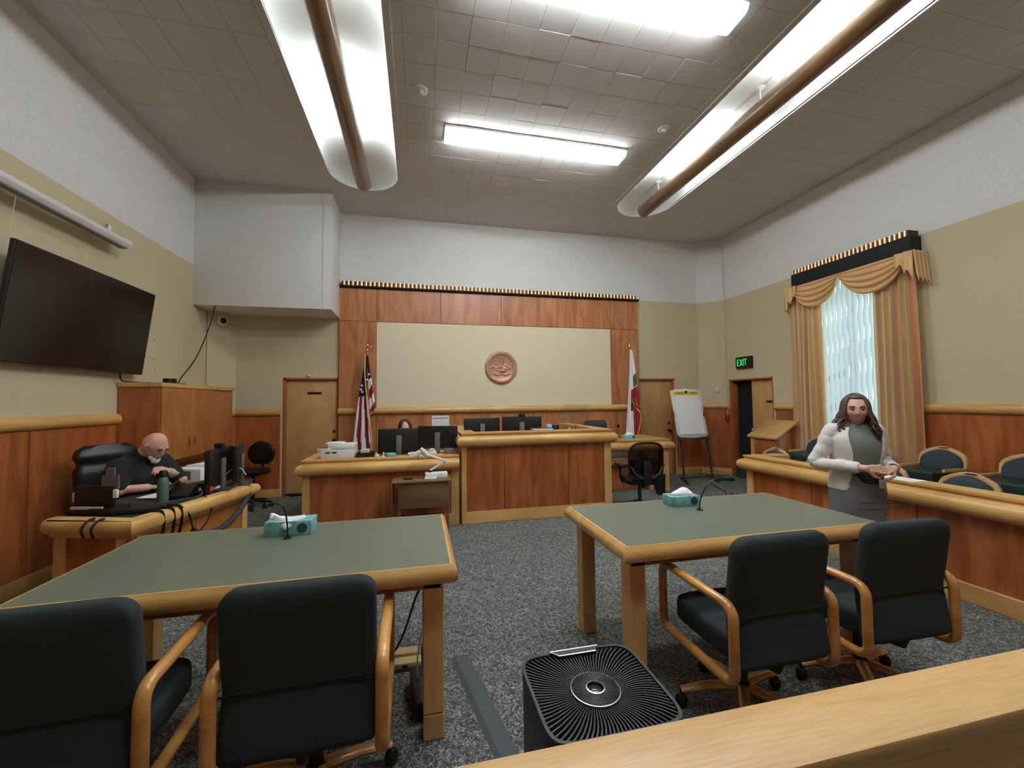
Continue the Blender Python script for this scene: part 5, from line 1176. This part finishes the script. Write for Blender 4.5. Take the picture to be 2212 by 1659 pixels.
def face_parts(root, c, q, k=1.0, brow='hair', lips=True, squint=.5):
    F = lambda x, y, z: Vector(c)+q @ (Vector((x, y, z))*k)
    e = MB(); ir = MB(); lid = MB(); br = MB()
    for s in (-1, 1):
        e.ball(F(s*.030, -.0735, .0095), .0125*k, n=12); ir.ball(F(s*.030, -.0825, .0085), .0068*k, n=10)
        lid.tube([F(s*(.030+.017*math.sin(a)), -.0835+.006*abs(math.sin(a)), .0095+.0075*math.cos(a)*.9) for a in [R(-80+20*i) for i in range(9)]], .0026*k, 6)
        br.tube([F(s*x, y, z) for x, y, z in ((.014, -.0905, .030), (.028, -.090, .036), (.044, -.080, .034), (.050, -.074, .030))], [.003*k, .0042*k, .0035*k, .002*k], 6, sq=(1, .8))
    build(e, 'eyes', 'eye', root); build(ir, 'irises', 'iris', root); build(lid, 'eyelids', 'lipdark', root); build(br, 'eyebrows', brow, root)
    if lips:
        build(MB().tube([F(x, y, z) for x, y, z in ((-.022, -.081, -.061), (-.011, -.0905, -.0575), (0, -.0925, -.0565), (.011, -.0905, -.0575), (.022, -.081, -.061))], [.001, .0034*k, .0036*k, .0034*k, .001], 6)
              .tube([F(x, y, z) for x, y, z in ((-.020, -.081, -.062), (-.010, -.0895, -.0665), (0, -.0905, -.068), (.010, -.0895, -.0665), (.020, -.081, -.062))], [.001, .004*k, .0046*k, .004*k, .001], 6), 'lips', 'lip', root, smooth=70)
def hand(mb, wrist, d, nrm, thumb_side, k=1.0, curl=.5, L=.18):
    """palm + four fingers + thumb. d: direction of the hand, nrm: back-of-hand normal"""
    d = Vector(d).normalized(); nrm = Vector(nrm); nrm = (nrm-nrm.dot(d)*d).normalized(); s = d.cross(nrm)*thumb_side; w = Vector(wrist)
    for t in (-1.2, -.4, .4, 1.2): mb.limb([w+s*t*.008*k, w+d*.045*k+s*t*.016*k, w+d*.085*k+s*t*.0185*k], [.019*k, .0155*k, .0115*k], 10)
    for t, l in ((1.5, .070), (.5, .080), (-.5, .075), (-1.5, .058)):
        p = w+d*.083*k+s*t*.0205*k+nrm*.004*t*(1 if k < 1 else 0); pts = [p]; dd = d.copy(); ang = 0
        for i, f in enumerate((.44, .32, .26)):
            ang += curl*(.45 if i == 0 else .75); dr = (d*math.cos(ang)-nrm*math.sin(ang)); pts.append(pts[-1]+dr*l*f*k)
        mb.limb(pts, [.0092*k, .0084*k, .0077*k, .0066*k], 9)
    p = w+d*.022*k+s*.022*k; q1 = p+(d*.55+s*.75-nrm*.25).normalized()*.042*k; q2 = q1+(d*.85+s*.15-nrm*.45).normalized()*.030*k; q3 = q2+(d*.9-s*.05-nrm*.5).normalized()*.024*k
    mb.limb([p, q1, q2, q3], [.0155*k, .0120*k, .0105*k, .0085*k], 9)
# --- standing woman (local: faces -Y, then turned) --------------------------------
wm = thing('person', 'woman with long wavy brown hair in a white jacket and grey skirt, hands clasped', 'person', (3.34, 2.54, 0), R(-20), world=False)
KQ = Quaternion((0, 0, 1), R(-24)) @ Quaternion((1, 0, 0), R(2))
hc = Vector((-.005, -.028, 1.478))
b = MB(); head(b, hc, KQ, 1.0, jaw=.30, nose=.85)
b.limb([(0, .012, 1.27), (0, -.002, 1.34), (0, -.012, 1.42)], [.075, .05, .05], 16)
for z, rx, ry in ((1.30, .15, .085), (1.20, .15, .10), (1.05, .135, .10), (.92, .165, .115)): b.ball((0, 0, z-.02), (rx, ry, .09), n=20)
for s in (-1, 1):
    b.limb([(s*.085, 0, .88), (s*.075, -.01, .47), (s*.065, .015, .10)], [.09, .054, .036], 14); b.limb([(s*.075, -.005, .40), (s*.07, .02, .30)], [.05, .052], 14)
    b.limb([(s*.065, .01, .06), (s*.068, -.10, .035)], [.034, .026], 12)
sh = {s: Vector((s*.165, .01, 1.315)) for s in (-1, 1)}; el = {-1: Vector((-.265, .03, 1.065)), 1: Vector((.235, .045, 1.07))}; wr = {-1: Vector((-.075, -.215, 1.055)), 1: Vector((.125, -.20, 1.055))}
for s in (-1, 1): b.limb([sh[s], el[s], wr[s]], [.05, .042, .027], 14)
hand(b, wr[-1]+Vector((.0, -.003, 0)), (.96, -.22, .0), (-.15, -.9, .35), 1, .95, .55)
hand(b, wr[1]+Vector((.0, .0, 0)), (-.93, -.30, -.10), (.1, -.75, .6), -1, .95, .75)
wb_ = build(b, 'body', 'skin_w', wm, remesh=.0036, smooth=180)
face_parts(wb_, hc, KQ)
# skirt, top, shoes
build(MB().loft([sect(z, 0, .005, rx, ry, 2.2, 32) for z, rx, ry in ((.47, .148, .115), (.55, .165, .128), (.70, .182, .142), (.85, .185, .148), (.93, .170, .140), (1.0, .150, .122), (1.01, .14, .11))]), 'skirt', 'skirt', wb_, smooth=180)
for z, a in ((.80, .1), (.74, -.15), (.67, .2)): build(MB().tube([(.184*math.cos(t)*1.0, .005+.1465*math.sin(t), z+a*.06*math.cos(t*2)) for t in [R(200+14*i) for i in range(11)]], [.001]+[.0035]*9+[.001], 6), 'skirt_fold', 'skirt', wb_)
build(MB().loft([sect(z, 0, cy, rx, ry, 2.3, 32) for z, cy, rx, ry in ((.96, 0, .145, .118), (1.05, -.005, .142, .120), (1.15, -.018, .155, .128), (1.22, -.022, .155, .132), (1.29, -.008, .145, .108), (1.345, .0, .11, .075), (1.375, -.004, .065, .058), (1.385, -.006, .054, .052))]), 'knit_top', 'top', wb_, smooth=180)
for s in (-1, 1): build(MB().loft([sect(z, s*.067, -.04, .04*k, .11*k2, 2.6, 24) for z, k, k2 in ((.0, 1, 1), (.02, 1.0, 1.0), (.045, .95, .85), (.07, .6, .4))]), 'shoe', 'black', wb_, smooth=60)
build(MB().loft([sect(z, .02, -.012, .13, .128, 2.3, 32) for z in (.93, 1.02)]), 'dark_waist', 'shirt', wb_, smooth=60)
# jacket: open wrap of the torso plus sleeves, fused
def jacket(u, w, off=0):
    z = .865+.485*w
    rx = .178-.030*math.exp(-((w-.38)/.22)**2)+.004*w; ry = .142-.014*math.exp(-((w-.38)/.22)**2)
    if w > .8: k = (w-.8)/.2; rx -= .075*k**1.6; ry -= .05*k**1.5
    gap = R(16)+R(30)*min(1, w/.12)**.5*1.0 if w < .12 else R(46)-R(8)*math.sin(w*3)
    if w < .10: gap += R(34)*(1-w/.10)**2
    sh_ = R(14)
    a0, a1 = -PI/2+gap*.55+sh_, 1.5*PI-gap+sh_*.2
    a = a0+(a1-a0)*u; rx += off; ry += off
    fold = .003*math.sin(a*7+w*9)
    return ((rx+fold)*math.cos(a), .006+(ry+fold)*math.sin(a)-.02*math.exp(-((w-.62)/.2)**2)*(math.sin(a) < -.2), z)
o_ = MB(); nu, nv = 56, 34
V = [jacket(i/nu, j/nv, .012) for j in range(nv+1) for i in range(nu+1)]+[jacket(i/nu, j/nv, -.004) for j in range(nv+1) for i in range(nu+1)]
N = (nu+1)*(nv+1); f = []
for j in range(nv):
    for i in range(nu):
        a = j*(nu+1)+i; f += [(a, a+1, a+nu+2, a+nu+1), (N+a+1, N+a, N+a+nu+1, N+a+nu+2)]
for i in range(nu): f += [(i+1, i, N+i, N+i+1), (nv*(nu+1)+i, nv*(nu+1)+i+1, N+nv*(nu+1)+i+1, N+nv*(nu+1)+i)]
for j in range(nv):
    a = j*(nu+1); f += [(a, a+nu+1, N+a+nu+1, N+a), (a+nu+nu+1, a+nu, N+a+nu, N+a+nu+nu+1)]
o_.add(V, f)
for s in (-1, 1):
    m_ = wr[s]+(el[s]-wr[s]).normalized()*.035
    e1 = el[s]; pts = curve_pts([sh[s]+Vector((-s*.03, .0, -.005)), sh[s]+Vector((s*.012, .005, -.03)), sh[s].lerp(e1, .55), e1+Vector((s*.006, .01, .0)), e1.lerp(m_, .5), m_], 5)
    n = len(pts); rs = [.062-.022*(i/(n-1))+.0035*math.sin(i*1.9) for i in range(n)]
    o_.tube(pts, rs, 16); o_.ball(pts[0], .06, n=14); o_.limb([(s*.078, .022, 1.352), sh[s]+Vector((-s*.01, 0, .002))], [.036, .062], 14)
jk = build(o_, 'jacket', 'jacket', wb_, remesh=.0055, smooth=180)
# hair
hb = MB(); hq = lambda x, y, z: hc+KQ @ Vector((x, y, z))
for i in range(120):
    a = rnd.uniform(R(-22), R(202))
    if i % 2: a = rnd.choice((rnd.uniform(R(-36), R(20)), rnd.uniform(R(160), R(216))))
    r = rnd.uniform(.9, 1.05); L = rnd.uniform(.17, .22); c, s = math.cos(a), math.sin(a); ph = rnd.uniform(0, 6); pts = []; rs = []
    top = hq(.012*c, .012*s+.0, .122)
    n = 22
    for j in range(n):
        t = j/(n-1)
        if t < .36: k = t/.36*PI/2; p = hq(.086*c*math.sin(k)*r, (.104*s*math.sin(k)+.008)*r, .003+.124*math.cos(k))
        else:
            k = (t-.36)/.64; base = hq(.086*c*r, (.104*s+.008)*r, .003); out = KQ @ Vector((c, s*.8, 0))
            p = base+Vector((0, 0, -L*k))+out*(.058*k+.016*math.sin(k*10+ph)*k)+Vector((.016*math.cos(k*12+ph), .012*math.sin(k*11+ph), 0))*min(1, k*1.5)
        pts.append(p); rs.append(.0105*(1-.4*t) if t < .9 else .005)
    hb.tube(pts, rs, 7)
def capl(f, up):
    o = []
    for i in range(32):
        t = 2*PI*i/32; z0 = -.02+.118*max(0, min(1, (-math.sin(t)-.15)/.5)); z = z0+(.128-z0)*f; r = math.sqrt(max(0, 1-(z/.130)**2)); o.append(hq(.084*math.cos(t)*r, .103*math.sin(t)*r+.006, z))
    return o
hb.loft([capl(f, 0) for f in (0, .25, .5, .7, .85, .95, .995)])
build(hb, 'hair', 'hair', wb_, smooth=180)
# badge, wristband, ring
build(MB().box(.055, .105, -.150, -.146, .90, .965), 'badge', 'cord', wb_, bev=.002); build(MB().tube([(.08, -.145, .965), (.085, -.142, 1.0)], .004, 6), 'badge_clip', 'black', wb_)
aw = (el[1]-wr[1]).normalized(); build(MB().tube([wr[1]+aw*.004, wr[1]+aw*.028], .032, 16), 'wrist_band', 'maroon', wb_)
# --- seated bald man ------------------------------------------------------------------
mn = thing('person', 'bald man with white beard and glasses in black, seated at the angled desk', 'person', (-2.66, 4.5, .49), world=True)
fd = Vector((.87, -.49, 0)).normalized(); rd = Vector((fd.y, -fd.x, 0))      # his right-hand side
MQ = (-fd).to_track_quat('Y', 'Z') @ Quaternion((0, 0, 1), R(14)) @ Quaternion((1, 0, 0), R(33))
mh = Vector((-2.365, 4.39, 1.205))
b = MB(); head(b, mh, MQ, 1.06, jaw=.16, nose=1.1, chin=.012)
pel = Vector((-2.70, 4.56, .60)); chs = Vector((-2.56, 4.46, .92))
b.ball(pel, (.20, .20, .16), n=18); b.ball(pel.lerp(chs, .5), (.20, .20, .20), n=18); b.ball(chs, (.19, .19, .18), n=18)
b.limb([chs+Vector((0, 0, .12)), mh+MQ @ Vector((0, .035, -.07))], [.085, .066], 14)
R_sh, R_el, R_wr = Vector((-2.555, 4.25, 1.03)), Vector((-2.50, 4.17, .855)), Vector((-2.36, 4.29, .845))
L_sh, L_el, L_wr = Vector((-2.42, 4.60, 1.03)), Vector((-2.235, 4.56, .86)), Vector((-2.285, 4.48, .955))
b.limb([R_sh, R_el, R_wr], [.065, .052, .034], 14); b.limb([L_sh, L_el, L_wr], [.065, .052, .034], 14)
hand(b, R_wr, (.75, .65, -.05), (0, 0, 1), -1, 1.08, .5); hand(b, L_wr, (-.45, -.80, .30), (.55, -.15, .8), 1, 1.12, 1.0)
for s in (-1, 1): b.limb([pel+rd*s*.11, pel+rd*s*.14+fd*.36+Vector((0, 0, -.04)), pel+rd*s*.15+fd*.38+Vector((0, 0, -.50))], [.10, .075, .05], 12)
for s in (-1, 1): b.limb([pel+rd*s*.15+fd*.38+Vector((0, 0, -.54)), pel+rd*s*.15+fd*.50+Vector((0, 0, -.56))], [.045, .035], 10)
mb_ = build(b, 'body', 'skin', mn, remesh=.0050, smooth=180)
face_parts(mb_, mh, MQ, 1.06, brow='beard', lips=True)
s_ = MB()
s_.ball(pel, (.235, .235, .18), n=20); s_.ball(pel.lerp(chs, .5), (.245, .24, .22), n=20); s_.ball(chs, (.225, .225, .20), n=20); s_.limb([R_sh+Vector((0, 0, .0)), chs+Vector((0, 0, .09)), L_sh], [.09, .125, .09], 16); s_.limb([chs+Vector((0, 0, .10)), (chs+Vector((0, 0, .12))).lerp(mh+MQ @ Vector((0, .035, -.07)), .62)], [.13, .088], 16)
for a, e in ((R_sh, R_el), (L_sh, L_el)): s_.limb([a, a.lerp(e, .85)], [.088, .070], 16)
build(s_, 'black_shirt', 'shirt', mb_, remesh=.009, smooth=180)
t_ = MB()
for s in (-1, 1): t_.limb([pel+rd*s*.11, pel+rd*s*.14+fd*.36+Vector((0, 0, -.04)), pel+rd*s*.15+fd*.38+Vector((0, 0, -.50))], [.125, .092, .07], 12)
build(t_, 'trousers', 'shirt', mb_, remesh=.01, smooth=180)
H = lambda x, y, z: mh+MQ @ (Vector((x, y, z))*1.06)
bd_ = MB(); 
for x, z, y, r in ((0, -.100, -.082, .026), (-.022, -.095, -.074, .022), (.022, -.095, -.074, .022), (-.040, -.082, -.055, .018), (.040, -.082, -.055, .018), (0, -.112, -.066, .024), (-.026, -.072, -.078, .009), (.026, -.072, -.078, .009), (-.014, -.046, -.0885, .007), (.014, -.046, -.0885, .007), (0, -.045, -.091, .007), (-.026, -.052, -.083, .007), (.026, -.052, -.083, .007)): bd_.ball(H(x, y, z), r, n=12)
build(bd_, 'beard', 'beard', mb_, remesh=.004, smooth=180)
gl = MB()
for s in (-1, 1):
    gl.tube([H(s*.033+.021*math.cos(t), -.094+.004*abs(math.cos(t)), .006+.015*math.sin(t)) for t in [2*PI*i/16 for i in range(17)]], .0016, 6)
    gl.tube([H(s*.054, -.090, .010), H(s*.078, -.05, .008), H(s*.082, .01, .004)], .0022, 6)
gl.tube([H(-.012, -.098, .008), H(.012, -.098, .008)], .002, 6); build(gl, 'glasses', 'black', mb_)
build(MB().tube([L_wr+(L_el-L_wr).normalized()*.008, L_wr+(L_el-L_wr).normalized()*.024], .037, 16), 'watch', 'cord', mb_)
# --- clerk hidden behind the monitors ---------------------------------------------------
cl = thing('person', 'person whose dark red hair and forehead show above the left clerk monitor', 'person', (-.21, 6.35, .3))
ch_ = Vector((-.205, 6.32, 1.185)); CQ = Quaternion((0, 0, 1), R(6)) @ Quaternion((1, 0, 0), R(14))
b = MB(); head(b, ch_, CQ, 1.0)
b.limb([ch_+Vector((0, .02, -.08)), ch_+Vector((0, .04, -.18))], [.05, .06], 12); b.ball(ch_+Vector((0, .06, -.32)), (.18, .11, .17), n=16); b.ball(ch_+Vector((0, .08, -.55)), (.17, .12, .20), n=16)
for s in (-1, 1): b.limb([ch_+Vector((s*.18, .05, -.24)), ch_+Vector((s*.24, -.02, -.48)), ch_+Vector((s*.12, -.28, -.44))], [.05, .042, .03], 12)
for s in (-1, 1): hand(b, ch_+Vector((s*.12, -.28, -.44)), (-.2*s, -1, 0), (0, 0, 1), -s, .9, .3)
cb = build(b, 'body', 'skin_w', cl, remesh=.006, smooth=180); face_parts(cb, ch_, CQ, brow='hair_red')
s_ = MB(); s_.ball(ch_+Vector((0, .06, -.34)), (.20, .13, .17), n=18); s_.ball(ch_+Vector((0, .08, -.56)), (.19, .14, .22), n=18)
for s in (-1, 1): s_.limb([ch_+Vector((s*.16, .05, -.24)), ch_+Vector((s*.24, -.02, -.48)), ch_+Vector((s*.15, -.2, -.45))], [.07, .055, .045], 12)
build(s_, 'shirt', 'shirt', cb, remesh=.009, smooth=180)
hb = MB()
for i in range(46):
    a = R(-40)+R(260)*i/45; c, s = math.cos(a), math.sin(a); pts = []; side = -.02
    for j in range(14):
        t = j/13; k = min(1, t/.5)*PI/2; pts.append(ch_+CQ @ Vector((side*(1-math.sin(k))+.090*c*math.sin(k), .105*s*math.sin(k)+.012, .004+.126*math.cos(k)))+Vector((0, 0, -.22*max(0, t-.5))))
    hb.tube(pts, [.015]*13+[.006], 7)
build(hb, 'hair', 'hair_red', cb, smooth=180)
